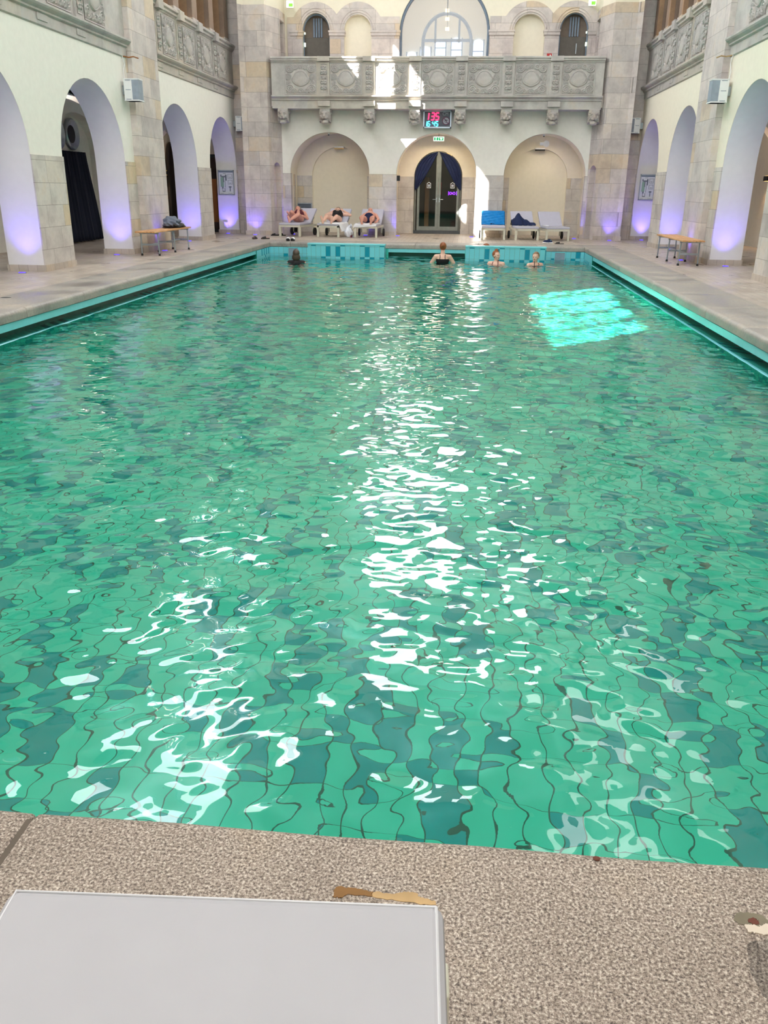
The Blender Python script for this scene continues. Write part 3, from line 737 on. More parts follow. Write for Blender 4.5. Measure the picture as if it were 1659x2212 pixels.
# lion-head consoles
def eval_mods(o, mods):
    for typ, kw in mods:
        m = o.modifiers.new(typ.lower(), typ)
        for k, v in kw.items(): setattr(m, k, v)
    dg = bpy.context.evaluated_depsgraph_get(); dg.update()
    me = bpy.data.meshes.new_from_object(o.evaluated_get(dg)); me.name = o.name
    o.modifiers.clear(); mats = [m for m in o.data.materials]; o.data = me
    me.materials.clear()
    for m in mats: me.materials.append(m)
    me.polygons.foreach_set('use_smooth', [True] * len(me.polygons)); return o
def lion():
    m = MB()
    m.rbox(-.15, .15, -.42, 0.0, -.10, -.002, .02).rbox(-.135, .135, -.40, 0, -.36, -.05, .05)
    m.ell((0, -.36, -.17), .125, .12, .13)                       # skull
    m.ell((0, -.47, -.215), .06, .07, .05); m.ell((-.035, -.475, -.25), .045, .055, .035); m.ell((.035, -.475, -.25), .045, .055, .035)  # muzzle
    m.ell((0, -.535, -.205), .028, .02, .018)                    # nose
    m.tube([(0, -.44, -.11), (0, -.50, -.17), (0, -.53, -.2)], [.03, .028, .022])
    for s in (-1, 1):
        m.tube([(s * .02, -.46, -.125), (s * .065, -.47, -.115), (s * .105, -.43, -.14)], .02)      # brow
        m.ell((s * .055, -.455, -.155), .022, .018, .016)         # eyeball
        m.ell((s * .095, -.42, -.215), .04, .05, .05)             # cheek
        m.ell((s * .12, -.37, -.09), .035, .03, .035)             # ear
        for k in range(5):                                        # mane locks
            z = -.08 - k * .055; m.tube([(s * .115, -.40, z), (s * .15, -.36, z - .03), (s * .14, -.30, z - .07)], [.026, .022, .012])
    m.ell((0, -.43, -.325), .075, .06, .03); m.ell((0, -.40, -.36), .1, .09, .05)                     # jaw and beard
    o = m.build('lion_head_console', M['relief'])
    return eval_mods(o, [('REMESH', dict(mode='VOXEL', voxel_size=.009)), ('SMOOTH', dict(factor=.5, iterations=1))])
lion0 = lion()
CONS = [-.22, .985, 2.265, 3.555, 4.84, 6.13, 7.42, 8.55]
CL = ['carved lion-head stone console below the balcony, at its left end against the corner pillar', 'carved lion-head stone console above the left niche arch, second from the left end',
      'carved lion-head stone console right of the left niche arch, third from the left end', 'sunlit lion-head stone console immediately left of the digital display board',
      'carved lion-head stone console immediately right of the digital display board', 'carved lion-head stone console between the doorway arch and the right niche arch',
      'carved lion-head stone console above the right niche arch, second from the right end', 'carved lion-head stone console below the balcony, at its right end against the pillar']
for k, x in enumerate(CONS):
    o = lion0 if k == 0 else lion0.copy()
    if k: COL.objects.link(o)
    o.location = (x, 26.66 if k not in (0, 7) else 26.62, 3.445); tag(o, CL[k], 'console', 'lion-head consoles carrying the balcony')
    o.scale = (1.0, 1.15, 1.0)

# ------------------------------------------------------------------ upper end wall
YU = 27.6
up = [(.545, .40, 3.8, 5.59, .46), (1.77, .40, 3.8, 5.59, .42), (4.28, 1.30, 3.8, 5.55, 1.30), (6.70, .44, 3.8, 5.58, .42), (7.96, .41, 3.8, 5.58, .45)]
struct('wall_back_upper', MB().slab([arch_loop(-.9, 9.1, 3.8, ZTOP, up, 28)], (0, YU, 0), (1, 0, 0), (0, 1, 0), .3), M['plaster_r'])
def clad(cs, x0, x1):
    """stone cladding slab from x0 to x1 with humps above the arches cs"""
    top = []
    n = 120
    for k in range(n + 1):
        u = x1 + (x0 - x1) * k / n; v = 5.95
        for c, r, b_, sp, h in cs:
            R = r + .36
            if abs(u - c) < R: v = max(v, sp - .04 + math.sqrt(R * R - (u - c) ** 2) * (.78 / R))
        top.append((u, v))
    lo = arch_loop(x0, x1, 3.8, 9, cs, 22)[:-3] + [(x1, 3.8)]
    return lo + top
struct('wall_back_stone', MB().slab([clad(up[:2], -.3, 2.985)], (0, YU - .04, 0), (1, 0, 0), (0, 1, 0), .05), M['stone'])
struct('wall_back_stone', MB().slab([clad(up[3:], 5.575, 8.6)], (0, YU - .04, 0), (1, 0, 0), (0, 1, 0), .05), M['stone'])
im = MB()
for x0, x1 in ((-.2, .145), (.945, 1.37), (2.17, 2.985), (5.575, 6.26), (7.14, 7.55), (8.37, 8.6)):
    im.box(x0 - .03, x1 + .03, YU - .10, YU + .2, 5.55, 5.60).box(x0 - .015, x1 + .015, YU - .08, YU + .2, 5.47, 5.55)
struct('trim_7', im, M['stone'])
bd = MB()
for c, r, b_, sp, h in (up[0], up[1], up[3], up[4]):
    for R, w_ in ((r + .055, .018), (r + .12, .012)):
        bd.tube([(c - R * math.cos(PI * k / 20), YU - .045, sp + (h + R - r) * math.sin(PI * k / 20)) for k in range(21)], w_, 6)
struct('trim_8', bd, M['stone'])
# blind arches closed with plaster; glazed door openings
struct('wall_back_blind', MB().box(1.3, 2.25, YU + .16, YU + .25, 3.8, 6.1).box(6.2, 7.2, YU + .16, YU + .25, 3.8, 6.1), M['plaster_r'])
for k, (c, x0) in enumerate(((.545, .1), (7.96, 7.5))):
    d = empty('door_%d' % (k + 2), (c, YU + .2, 3.8)); d['kind'] = 'structure'
    s = -1 if k == 0 else 1
    MB().box(c - .42, c + .42, YU + .2, YU + .23, 3.8, 5.45).build('door_leaf', M['doorgrey'], d)
    MB().box(c - .45, c + .45, YU + .24, YU + .3, 3.8, 6.2).build('transom_backing', M['inner'], d)
    MB().tube([(c - .39, YU + .1, 3.8), (c - .39, YU + .1, 5.59)] + [(c - .39 * math.cos(PI * t / 16), YU + .1, 5.59 + .44 * math.sin(PI * t / 16)) for t in range(17)] + [(c + .39, YU + .1, 3.8)], .022, 8).build('door_frame', M['blind'], d)
    bl = MB()
    for q in range(4): bl.box(c - .12 + q * .075, c - .075 + q * .075, YU + .19, YU + .22, 5.46, 5.95)
    bl.build('blind', M['blind'], d)
    MB().box(c + s * .36 - .012, c + s * .36 + .03, YU + .04, YU + .09, 5.2, 5.3).box(c + s * .35 - .01, c + s * .35 + .02, YU + .04, YU + .09, 5.52, 5.57).build('door_hinge', M['signw'], d)
MB().box(8.06, 8.08, YU + .14, YU + .17, 5.02, 5.28).build('door_handle', M['steel'], bpy.data.objects['door_3'])
# big glazed arch
gw = empty('window_1', (4.28, YU, 3.8)); gw['kind'] = 'structure'
fr = [(4.28 - 1.27, YU + .08, 3.8), (4.28 - 1.27, YU + .08, 5.55)] + [(4.28 - 1.27 * math.cos(PI * t / 28), YU + .08, 5.55 + 1.27 * math.sin(PI * t / 28)) for t in range(1, 28)] + [(4.28 + 1.27, YU + .08, 5.55), (4.28 + 1.27, YU + .08, 3.8)]
MB().tube(fr, .045, 8).build('window_frame', M['blind'], gw)
MB().slab([arch_loop(3.02, 5.54, 3.8, 3.81, [], 2)[:2] + [(5.54, 3.82)] + [(4.28 + 1.25 * math.cos(PI * t / 28), 5.55 + 1.25 * math.sin(PI * t / 28)) for t in range(29)]], (0, YU + .1, 0), (1, 0, 0), (0, 1, 0), .012).build('pane', M['thin_glass'], gw)
# the room behind the glass
struct('wall_room', MB().box(2.2, 6.4, 31.0, 31.2, 3.8, 7.6).box(2.2, 2.4, YU + .3, 31, 3.8, 7.6).box(6.2, 6.4, YU + .3, 31, 3.8, 7.6), M['plaster_r'])
struct('ceiling_room', MB().box(2.2, 6.4, YU + .3, 31, 7.6, 7.7), M['plaster_r'])
area('room_light', (4.28, 29.4, 7.4), (0, 0, -1), 2, 2, 14, (1, .9, .75))
wi = 0
for x0, x1, z0, z1 in ((2.62, 2.82, 4.5, 5.25), (2.98, 3.28, 4.5, 5.5), (3.42, 3.74, 4.5, 5.65), (5.12, 5.44, 4.5, 5.85), (5.62, 5.92, 4.9, 5.75), (3.9, 4.22, 4.9, 5.85), (4.42, 4.74, 4.5, 5.9)):
    wi += 1; w = empty('window_%d' % (wi + 1), ((x0 + x1) / 2, 30.97, z0)); w['kind'] = 'structure'
    r = (x1 - x0) / 2; lp = [(x0, z0), (x1, z0)] + [((x0 + x1) / 2 + r * math.cos(PI * t / 10), z1 - .12 + .12 * math.sin(PI * t / 10)) for t in range(11)]
    MB().slab([lp], (0, 30.95, 0), (1, 0, 0), (0, 1, 0), .02).build('pane', M['sky'], w)
    mb = MB()
    for k in range(1, 4): mb.box(x0 - .02, x1 + .02, 30.92, 30.95, z0 + (z1 - z0) * k / 4 - .012, z0 + (z1 - z0) * k / 4 + .012)
    mb.box(x0 - .03, x0, 30.92, 30.96, z0, z1).box(x1, x1 + .03, 30.92, 30.96, z0, z1).build('window_frame', M['blind'], w)
arc = empty('inner_arch_frame', (4.3, 29.8, 3.8)); tag(arc, 'grey-blue arched glazed screen standing inside the room behind the big arch', 'screen')
MB().tube([(3.55, 29.8, 3.8), (3.55, 29.8, 5.6)] + [(4.3 - .75 * math.cos(PI * t / 18), 29.8, 5.6 + .8 * math.sin(PI * t / 18)) for t in range(1, 18)] + [(5.05, 29.8, 5.6), (5.05, 29.8, 3.8)], .05, 8).build('screen_frame', M['blind'], arc)
MB().box(3.55, 5.05, 29.77, 29.83, 5.62, 5.70).box(3.9, 3.96, 29.77, 29.83, 5.6, 6.3).box(4.64, 4.70, 29.77, 29.83, 5.6, 6.3).build('crossbar', M['blind'], arc)
o = MB().rbox(4.1, 4.62, 29.1, 29.5, 3.81, 5.05, .02).build('indigo_cabinet', M['indigo']); tag(o, 'indigo blue upright cabinet seen through the lower part of the big arched glazing', 'cabinet')
for k, z in enumerate((5.78, 6.1, 6.38)):
    p = empty('pendant_lamp', (4.33 - .02 * k, 28.6 + .35 * k, z)); tag(p, ['small square warm pendant lamp in the arched glazing, lowest of three', 'small square warm pendant lamp in the arched glazing, middle of three', 'small square warm pendant lamp in the arched glazing, topmost of three'][k], 'lamp', 'pendant lamps behind the glazing')
    MB().rbox(4.27 - .02 * k, 4.39 - .02 * k, 28.54 + .35 * k, 28.66 + .35 * k, z - .03, z + .05, .01).build('lamp_shade', M['warm'], p)
    MB().box(4.325 - .02 * k, 4.335 - .02 * k, 28.595 + .35 * k, 28.605 + .35 * k, z + .05, 7.6).build('cord', M['black'], p)

# high daylit windows of the hall: end wall and clerestory
hw = [('end', 2.2, 4.4, 7.9, 13.3), ('end', 6.35, 7.45, 10.0, 14.4)]
wn_ = 9
for kind, a, b, z0, z1 in hw + [(sd, 12.4 + 2.3 * k, 14.3 + 2.3 * k, 10.9, 12.75) for sd in ('left',) for k in range(6)]:
    w = empty('window_%d' % wn_, (0, 0, z0)); w['kind'] = 'structure'; wn_ += 1
    pn, fr_ = MB(), MB(); nb = 3 if kind == 'end' else 2
    def bx(mb, u0, u1, v0, v1, d0, d1):
        if kind == 'end': mb.box(u0, u1, YU - d1, YU - d0, v0, v1)
        elif kind == 'left': mb.box(XL + d0, XL + d1, u0, u1, v0, v1)
        else: mb.box(XR - d1, XR - d0, u0, u1, v0, v1)
    bx(pn, a, b, z0, z1, .005, .02); pn.build('pane', M['sky'], w)
    for k in range(nb + 1):
        u = a + (b - a) * k / nb; bx(fr_, u - .03, u + .03, z0, z1, .02, .06)
        v = z0 + (z1 - z0) * k / nb; bx(fr_, a, b, v - .03, v + .03, .021, .059)
    fr_.build('window_frame', M['blind'], w)

# ceiling and walls that close the hall
struct('ceiling', MB().box(-2.1, 10.3, -3.2, 27.9, ZTOP, ZTOP + .2), flat('ceiling_ochre', (118, 104, 92), .9))
struct('wall_front', MB().box(-4.9, 13.1, -3.3, -3.0, -.2, ZTOP), M['plaster_r'])
struct('wall_end_outer', MB().box(-4.9, -1.4, 29.2, 29.4, 0, 6.6).box(9.6, 13.1, 29.2, 29.4, 0, 6.6).box(-2.2, -.9, 27.6, 27.8, 6.5, ZTOP).box(9.1, 10.4, 27.6, 27.8, 6.5, ZTOP), M['plaster'])

# ------------------------------------------------------------------ what stands in and behind the side arches
# left aisle: curtained doorway with two round vents, dark glazed doors further on
ar_ = empty('curtained_opening', (XL - 2.7, 20.9, 0)); ar_['kind'] = 'structure'
XW = XL - 2.75
vp = empty('round_vent', (XW + .1, 20.25, 2.45)); tag(vp, 'round steel air vent above the dark curtain, partly hidden by the arch edge', 'vent', 'round air vents over the curtain')
def vent(t, y, z):
    X = XW + .02
    mb = MB()
    prof = [(.36, 0), (.36, .05), (.33, .08), (.27, .05), (.19, .015)]
    vs = []; n = 28
    for r, h in prof:
        for k in range(n): a_ = 2 * PI * k / n; vs.append((X + h, y + r * math.cos(a_), z + r * math.sin(a_)))
    mb.add(vs, [(j * n + k, j * n + (k + 1) % n, (j + 1) * n + (k + 1) % n, (j + 1) * n + k) for j in range(len(prof) - 1) for k in range(n)])
    o = mb.build('vent_ring', M['steel'], t); smooth_angle(o, 40)
    MB().tube([(X + .0, y, z), (X + .03, y, z)], .2, 28).build('vent_bore', M['black'], t)
vent(vp, 20.72, 2.46)
vp2 = empty('round_vent', (XW + .1, 21.7, 2.5)); tag(vp2, 'round steel air vent above the dark curtain, fully visible in the arch', 'vent', 'round air vents over the curtain'); vent(vp2, 21.52, 2.49)
def drape(name, pts_top, pts_bot, mat, label, cat, folds=9, amp=.03, parent=None, group=None, nrm=Vector((1, 0, 0))):
    t0, t1 = Vector(pts_top[0]), Vector(pts_top[1]); b0, b1 = Vector(pts_bot[0]), Vector(pts_bot[1])
    def fn(u, v):
        p = (t0.lerp(t1, u)).lerp(b0.lerp(b1, u), 1 - v) if False else (b0.lerp(b1, u)).lerp(t0.lerp(t1, u), v)
        return p + nrm * amp * (math.sin(u * folds * 2 * PI + .4 * math.sin(v * 5)) + .3 * math.sin(u * folds * 4.7 * PI + 2 * v))
    mb = MB().grid(fn, folds * 12, 14)
    o = mb.build(name, mat, parent, smooth=True)
    m = o.modifiers.new('solid', 'SOLIDIFY'); m.thickness = .008
    if label: tag(o, label, cat, group)
    return o
drape('curtain', [(XW + .12, 20.5, 2.1), (XW + .12, 22.05, 2.1)], [(XW + .16, 20.6, .03), (XW + .16, 22.5, .03)], M['curtain'], 'long midnight-blue curtain hanging beneath the round vents in the left aisle', 'curtain', 9, .035)
struct('wall_left_recess', MB().slab([[(19.6, 0), (19.6, 3.3), (23.4, 3.3), (23.4, 0), (22.6, 0), (22.6, 2.2)] + [(21.3 + 1.3 * math.cos(PI * t / 16), 2.2 + .75 * math.sin(PI * t / 16)) for t in range(1, 16)] + [(20.0, 2.2), (20.0, 0)]], (XW, 0, 0), (0, 1, 0), (1, 0, 0), .3), M['plaster'])
# glazed doors at the far end of the left aisle, seen through the third and fourth arch
def aisle_door(y0, y1, nm, matf=M['dark'], side_=-1):
    X = XW if side_ < 0 else XR + 2.75; s = -side_
    d = empty('door_%s' % nm, (X, (y0 + y1) / 2, 0)); d['kind'] = 'structure'
    c, r = (y0 + y1) / 2, (y1 - y0) / 2
    pts = [(X + s * .06, y0, 0), (X + s * .06, y0, 2.0)] + [(X + s * .06, c - r * math.cos(PI * t / 16), 2.0 + .6 * math.sin(PI * t / 16)) for t in range(1, 16)] + [(X + s * .06, y1, 2.0), (X + s * .06, y1, 0)]
    MB().tube(pts, .06, 8).build('door_frame', M['dark'], d)
    MB().slab([[(y0, 0), (y1, 0), (y1, 2.0)] + [(c + r * math.cos(PI * t / 16), 2.0 + .6 * math.sin(PI * t / 16)) for t in range(1, 16)] + [(y0, 2.0)]], (X + s * .02, 0, 0), (0, 1, 0), (s, 0, 0), .02).build('door_leaf', matf, d)
    return d
aisle_door(28.38, 29.12, '4', M['brown'])
# dark wooden cabinet door just behind the fourth arch
d = empty('door_5', (-2.95, 27.2, 0)); d['kind'] = 'structure'
MB().rbox(-3.6, -2.44, 27.2, 27.26, 0, 2.25, .01).build('door_frame', M['dark'], d)
MB().box(-3.5, -2.52, 27.17, 27.2, .08, 2.15).build('door_pane', M['brown'], d)
MB().box(-2.78, -2.56, 27.15, 27.17, .3, 1.55).build('door_panel', M['orange'], d)
# black box wall lamps in the aisles
def wall_lamp(x0, x1, y, z, label, wallx, power=6):
    l_ = empty('wall_lamp', (wallx, y, z)); tag(l_, label, 'wall lamp')
    MB().rbox(x0, x1, y - .16, y + .16, z - .06, z + .06, .006).build('lamp_body', M['black'], l_)
    MB().box(x0 + .02, x1 - .02, y - .12, y + .12, z + .055, z + .063).box(x0 + .02, x1 - .02, y - .12, y + .12, z - .063, z - .055).build('lamp_lens', M['warm'], l_)
    for dz in (1, -1):
        la = bpy.data.lights.new('lamp_light', 'SPOT'); la.energy = power; la.color = (1, .62, .32); la.spot_size = 2.0; la.spot_blend = .8; la.shadow_soft_size = .04
        lo = bpy.data.objects.new('lamp_light', la); COL.objects.link(lo); lo.location = ((x0 + x1) / 2, y, z + dz * .09); aim(lo, (0, 0, dz)); lo.parent = l_; lo.matrix_local = PINV[l_.name] @ lo.matrix_basis
wall_lamp(XR + 2.6, XR + 2.75, 23.5, 1.68, 'black box wall lamp glowing warmly up and down in the right aisle', XR + 2.75, 25)
wall_lamp(XW, XW + .14, 27.95, 1.72, 'black box wall lamp seen through the third arch of the left aisle', XW, 12)
# soft ceiling light in each aisle
for sx, X in ((-1, XL - 1.5), (1, XR + 1.5)):
    for y_ in (8, 14.5, 18.5, 23.5):
        area('aisle_light', (X, y_, 3.28), (0, 0, -1), .5, .5, 4, (1, .88, .74))

# ------------------------------------------------------------------ central doorway
dr = empty('door_1', (4.21, YR, 0)); dr['kind'] = 'structure'
struct('room_behind_door', MB().box(2.9, 5.5, 31.8, 31.9, 0, 3.0).box(2.8, 2.9, YR + .16, 31.9, 0, 3).box(5.5, 5.6, YR + .16, 31.9, 0, 3).box(2.8, 5.6, YR + .16, 31.9, 2.95, 3.05), M['brown'])
struct('floor_room', MB().box(2.9, 5.5, YR + .17, 31.8, -.02, .01), M['deck'])
mb = MB().box(3.46, 4.96, YR - .02, YR + .1, 0, .1); mb.build('threshold', M['stair'], dr)
def leaf(x0, x1, nm):
    mb = MB().box(x0, x0 + .075, YR + .02, YR + .06, .1, 1.9 if nm == 'l' else 2.3).box(x1 - .075, x1, YR + .02, YR + .06, .1, 2.3 if nm == 'l' else 1.9).box(x0 + .001, x1 - .001, YR + .021, YR + .059, .101, .22)
    lf = mb.build('door_leaf', M['alu'], dr); PINV[lf.name] = PINV[dr.name]
    MB().box(x0 + .07, x1 - .07, YR + .035, YR + .042, .2, 2.3).build('pane', M['glass'], lf)
    xm = (x1 - .04) if nm == 'l' else (x0 + .04); s = -1 if nm == 'l' else 1
    MB().tube([(xm, YR, 1.03), (xm, YR - .05, 1.03), (xm + s * .12, YR - .05, 1.03)], .009, 8).box(xm - .015, xm + .015, YR - .008, YR, .95, 1.08).build('handle', M['steel'], lf)
leaf(3.56, 4.22, 'l'); leaf(4.225, 4.88, 'r')
dfp = [(3.50, YR + .04, .1), (3.50, YR + .04, 1.68)] + [(4.21 - .71 * math.cos(PI * t / 20), YR + .04, 1.68 + .71 * math.sin(PI * t / 20)) for t in range(1, 20)] + [(4.92, YR + .04, 1.68), (4.92, YR + .04, .1)]
MB().tube(dfp, .03, 8).build('door_frame', M['alu'], dr)
MB().box(4.165, 4.275, YR + .012, YR + .07, 1.66, 2.42).build('door_post', M['alu'], dr)
def swag(s):
    # curtain tied to the side: straight at the top centre, gathered on the jamb
    c = 4.21
    def fn(u, v):
        # u 0 inner edge .. 1 jamb side ; v 0 bottom .. 1 top
        z0 = 1.30 + .02 * u
        ztop = 1.68 + .70 * math.sqrt(max(0, 1 - ((1 - u * 1.0) * 0 + min(1, .02 + .98 * (u))) ** 2))
        xin_top = .03; xin_bot = .70
        zz = z0 + (2.40 - z0) * v
        xi = xin_bot + (xin_top - xin_bot) * (v ** .8)
        xo = .72 * math.sqrt(max(0, 1 - max(0, (zz - 1.68) / .72) ** 2)) if zz > 1.68 else .72
        xo = max(xo, xi + .005)
        x = xi + (xo - xi) * u
        return Vector((c + s * x, YR - .045 + .016 * math.sin(u * 26 + v * 3), zz))
    o = MB().grid(fn, 60, 26).build('curtain', M['navy'], smooth=True)
    m = o.modifiers.new('solid', 'SOLIDIFY'); m.thickness = .006
    tag(o, 'navy curtain drawn to the %s side over the arched glass double door' % ('left' if s < 0 else 'right'), 'curtain', 'navy curtains of the double door')
swag(-1); swag(1)
# things glimpsed behind the glass
def neon():
    t = empty('neon_sign', (4.75, 30.6, 1.0)); tag(t, 'violet neon lettering glowing behind the right door pane', 'neon sign')
    mb = MB()
    X, Z_ = 4.50, 1.2
    mb.tube([(X, 30.6, Z_ - .06), (X, 30.6, Z_ + .06)], .012, 6)
    for cx in (.03, .15): mb.tube([(X + cx + .035 + .035 * math.cos(a_ * PI / 8), 30.6, Z_ + .035 * math.sin(a_ * PI / 8)) for a_ in range(17)], .01, 6, False)
    mb.tube([(X + .12, 30.6, Z_ - .03), (X + .12, 30.6, Z_ + .03)], .012, 6).tube([(X + .27, 30.6, Z_ - .06), (X + .27, 30.6, Z_ + .06)], .012, 6)
    mb.build('neon_tube', M['violet'], t)
neon()
t = empty('slatted_pendant_lamp', (4.5, 30.2, 2.3)); tag(t, 'warm slatted pendant lamp seen at the top of the right door pane', 'lamp')
mb = MB()
for k in range(4): mb.box(4.40 + k * .045, 4.43 + k * .045, 30.2, 30.23, 2.43 - .07 * k, 2.75 - .05 * k)
mb.build('lamp_slat', M['warm'], t)
o = MB().rbox(4.10, 4.22, 31.7, 31.76, 1.15, 1.55, .01).build('red_notice', M['red']); tag(o, 'red notice behind the middle of the glass double door', 'sign')
o = MB().rbox(3.72, 3.86, 30.0, 30.4, .02, 1.7, .01).build('wood_post', M['orange']); tag(o, 'orange wooden post behind the left door pane', 'post')
for k, (x0, nm_) in enumerate(((3.86, 'left'), (4.60, 'right'))):
    t = empty('door_sticker', (x0 + .05, YR + .02, 1.4)); tag(t, 'small white house-shaped sticker on the %s door pane' % nm_, 'sticker', 'white stickers on the door panes')
    mb = MB(); mb.slab([[(x0, 1.36), (x0, 1.5), (x0 + .065, 1.54), (x0 + .13, 1.5), (x0 + .13, 1.36), (x0 + .015, 1.36), (x0 + .015, 1.38), (x0 + .115, 1.38), (x0 + .115, 1.49), (x0 + .065, 1.52), (x0 + .015, 1.49), (x0 + .015, 1.37)]], (0, YR + .03, 0), (1, 0, 0), (0, 1, 0), .003)
    mb.build('outline', M['white'], t)
    MB().box(x0 + .035, x0 + .06, YR + .030, YR + .034, 1.4, 1.47).box(x0 + .07, x0 + .095, YR + .030, YR + .034, 1.4, 1.47).build('emblem', M['paper'], t)

# ------------------------------------------------------------------ signs, speakers and small wall things
def seg7(mb, ch, x, z, w, h, t_, y, slant=.12):
    segs = {'0': 'abcdef', '1': 'bc', '2': 'abged', '3': 'abgcd', '4': 'fgbc', '5': 'afgcd', '6': 'afgecd', '7': 'abc', '8': 'abcdefg', '9': 'abcdfg'}[ch]
    g = {'a': ((0, h), (w, h)), 'b': ((w, h), (w, h / 2)), 'c': ((w, h / 2), (w, 0)), 'd': ((0, 0), (w, 0)), 'e': ((0, 0), (0, h / 2)), 'f': ((0, h / 2), (0, h)), 'g': ((0, h / 2), (w, h / 2))}
    for s in segs:
        (ax, az), (bx, bz) = g[s]; d = Vector((bx - ax, 0, bz - az)).normalized() * .004
        A = Vector((x + ax + az * slant, y, z + az)); B = Vector((x + bx + bz * slant, y, z + bz))
        mb.tube([A + d, B - d], t_ / 2, 6)
bd_ = empty('display_board', (4.19, 26.7, 3.2)); tag(bd_, 'dark digital board reading 135 CM and 16:45 above the doorway arch', 'display board')
MB().rbox(3.81, 4.57, YB - .22, YB - .08, 2.99, 3.42, .006).build('housing', M['screen'], bd_)
fb = MB().box(3.79, 4.59, YB - .24, YB - .08, 3.40, 3.435).box(3.79, 4.59, YB - .24, YB - .08, 2.975, 3.01).box(3.79, 3.82, YB - .24, YB - .08, 2.975, 3.435).box(4.56, 4.59, YB - .24, YB - .08, 2.975, 3.435)
fb.build('frame', M['silver'], bd_)
MB().box(4.15, 4.23, YB - .1, YB + .0, 3.3, 3.46).build('bracket', M['dark'], bd_)
YD = YB - .235
for ch, x, w in (('1', 3.87, .06), ('3', 4.005, .085), ('5', 4.135, .085)):
    mb = MB(); seg7(mb, ch, x, 3.19, w, .18, .036, YD); mb.build('depth_digit', M['segred'], bd_)
for ch, x, w in (('1', 3.83, .05), ('6', 3.91, .06), ('4', 4.05, .06), ('5', 4.145, .06)):
    mb = MB(); seg7(mb, ch, x, 3.025, w, .125, .024, YD); mb.build('time_digit', M['segcy'], bd_)
for x, z in ((4.012, 3.06), (4.02, 3.12)): MB().tube([(x, YD, z), (x + .001, YD, z + .002)], .009, 6).build('colon_dot', M['segcy'], bd_)
def text(s, loc, size, mat, parent, depth=.003):
    cu = bpy.data.curves.new('lettering', 'FONT'); cu.body = s; cu.size = size; cu.extrude = depth; cu.align_x = 'CENTER'; cu.align_y = 'CENTER'
    cu.materials.append(mat); o = bpy.data.objects.new('lettering', cu); COL.objects.link(o)
    bpy.context.view_layer.update(); me = bpy.data.meshes.new_from_object(o.evaluated_get(bpy.context.evaluated_depsgraph_get()))
    me.transform(Matrix.Translation(loc) @ Matrix.Rotation(PI / 2, 4, 'X')); me.transform(PINV[parent.name]); bpy.data.objects.remove(o)
    o = bpy.data.objects.new('lettering', me); COL.objects.link(o); o.parent = parent
    return o
grey_l = flat('grey_lettering', (170, 175, 190), .5, var=0)
bpy.context.view_layer.update()
text('CM', (4.42, YD + .005, 3.345), .115, grey_l, bd_)
MB().tube([(4.44, YD + .012, 3.165), (4.44, YD + .008, 3.165)], .085, 28).build('icon_disc', grey_l, bd_)
mb = MB().tube([(4.44 + .098 * math.cos(2 * PI * k / 28), YD + .004, 3.165 + .098 * math.sin(2 * PI * k / 28)) for k in range(29)], .011, 6, False)
mb.tube([(4.38, YD + .002, 3.235), (4.50, YD + .002, 3.095)], .009, 6).build('icon_ring', flat('icon_plum', (110, 60, 90), .5, var=0), bd_)
mb = MB().tube([(4.40, YD, 3.15), (4.43, YD, 3.18), (4.475, YD, 3.175), (4.49, YD, 3.19)], .008, 6).ell((4.41, YD, 3.205), .012, .004, .012).tube([(4.42, YD, 3.17), (4.455, YD, 3.205)], .006, 6).tube([(4.41, YD, 3.115), (4.43, YD, 3.12), (4.45, YD, 3.115), (4.47, YD, 3.12)], .005, 6)
mb.build('icon_diver', M['screen'], bd_)
# first-aid sign over the door
ex = empty('first_aid_sign', (4.235, 26.98, 2.71)); tag(ex, 'lit green sign with white heart hanging in the doorway arch', 'sign')
MB().rbox(4.08, 4.39, 26.96, 27.0, 2.65, 2.77, .01).build('sign_face', M['signw'], ex)
MB().box(4.10, 4.225, 26.952, 26.962, 2.668, 2.752).box(4.235, 4.37, 26.952, 26.962, 2.668, 2.752).build('green_field', M['green'], ex)
hp = [(.0, -.032), (.036, .006), (.034, .022), (.018, .03), (0, .018), (-.018, .03), (-.034, .022), (-.036, .006)]
MB().slab([[(4.305 + x, 2.71 + z) for x, z in hp]], (0, 26.946, 0), (1, 0, 0), (0, 1, 0), .005).build('heart', M['signw'], ex)
MB().box(4.145, 4.17, 26.946, 26.952, 2.675, 2.74).ell((4.157, 26.948, 2.744), .009, .003, .009).build('figure', M['signw'], ex)
MB().box(4.23, 4.24, 26.975, 26.985, 2.77, 2.86).build('hanger', M['dark'], ex)
wl = bpy.data.lights.new('niche_light', 'AREA'); wl.shape = 'RECTANGLE'; wl.size = .6; wl.size_y = .15; wl.energy = 15; wl.color = (1, .78, .5)
wo = bpy.data.objects.new('niche_light', wl); COL.objects.link(wo); wo.location = (4.2, 27.6, 2.74); aim(wo, (0, -.2, -1))
for x, pw in ((1.02, 2.5), (7.36, 6)):
    wl = bpy.data.lights.new('niche_light', 'AREA'); wl.size = .3; wl.energy = pw; wl.color = (1, .84, .62)
    wo = bpy.data.objects.new('niche_light', wl); COL.objects.link(wo); wo.location = (x, 27.6, 2.7); aim(wo, (0, -.1, -1))
# exit signs in the upper corners
for x, sx in ((-.14, -1), (8.36, 1)):
    t = empty('exit_sign', (x, 27.2, 6.2)); tag(t, 'small lit green and white exit sign high in the %s corner of the end gallery' % ('left' if sx < 0 else 'right'), 'sign', 'exit signs in the upper corners')
    MB().rbox(x - .1, x + .1, 27.2, 27.24, 6.13, 6.30, .008).build('sign_face', M['signw'], t)
    MB().box(x - .03, x + .085, 27.192, 27.2, 6.15, 6.23).build('green_field', M['lime'], t)
    MB().box(x - .02, x + .02, 27.24, YU, 6.2, 6.24).build('bracket', M['steel'], t)
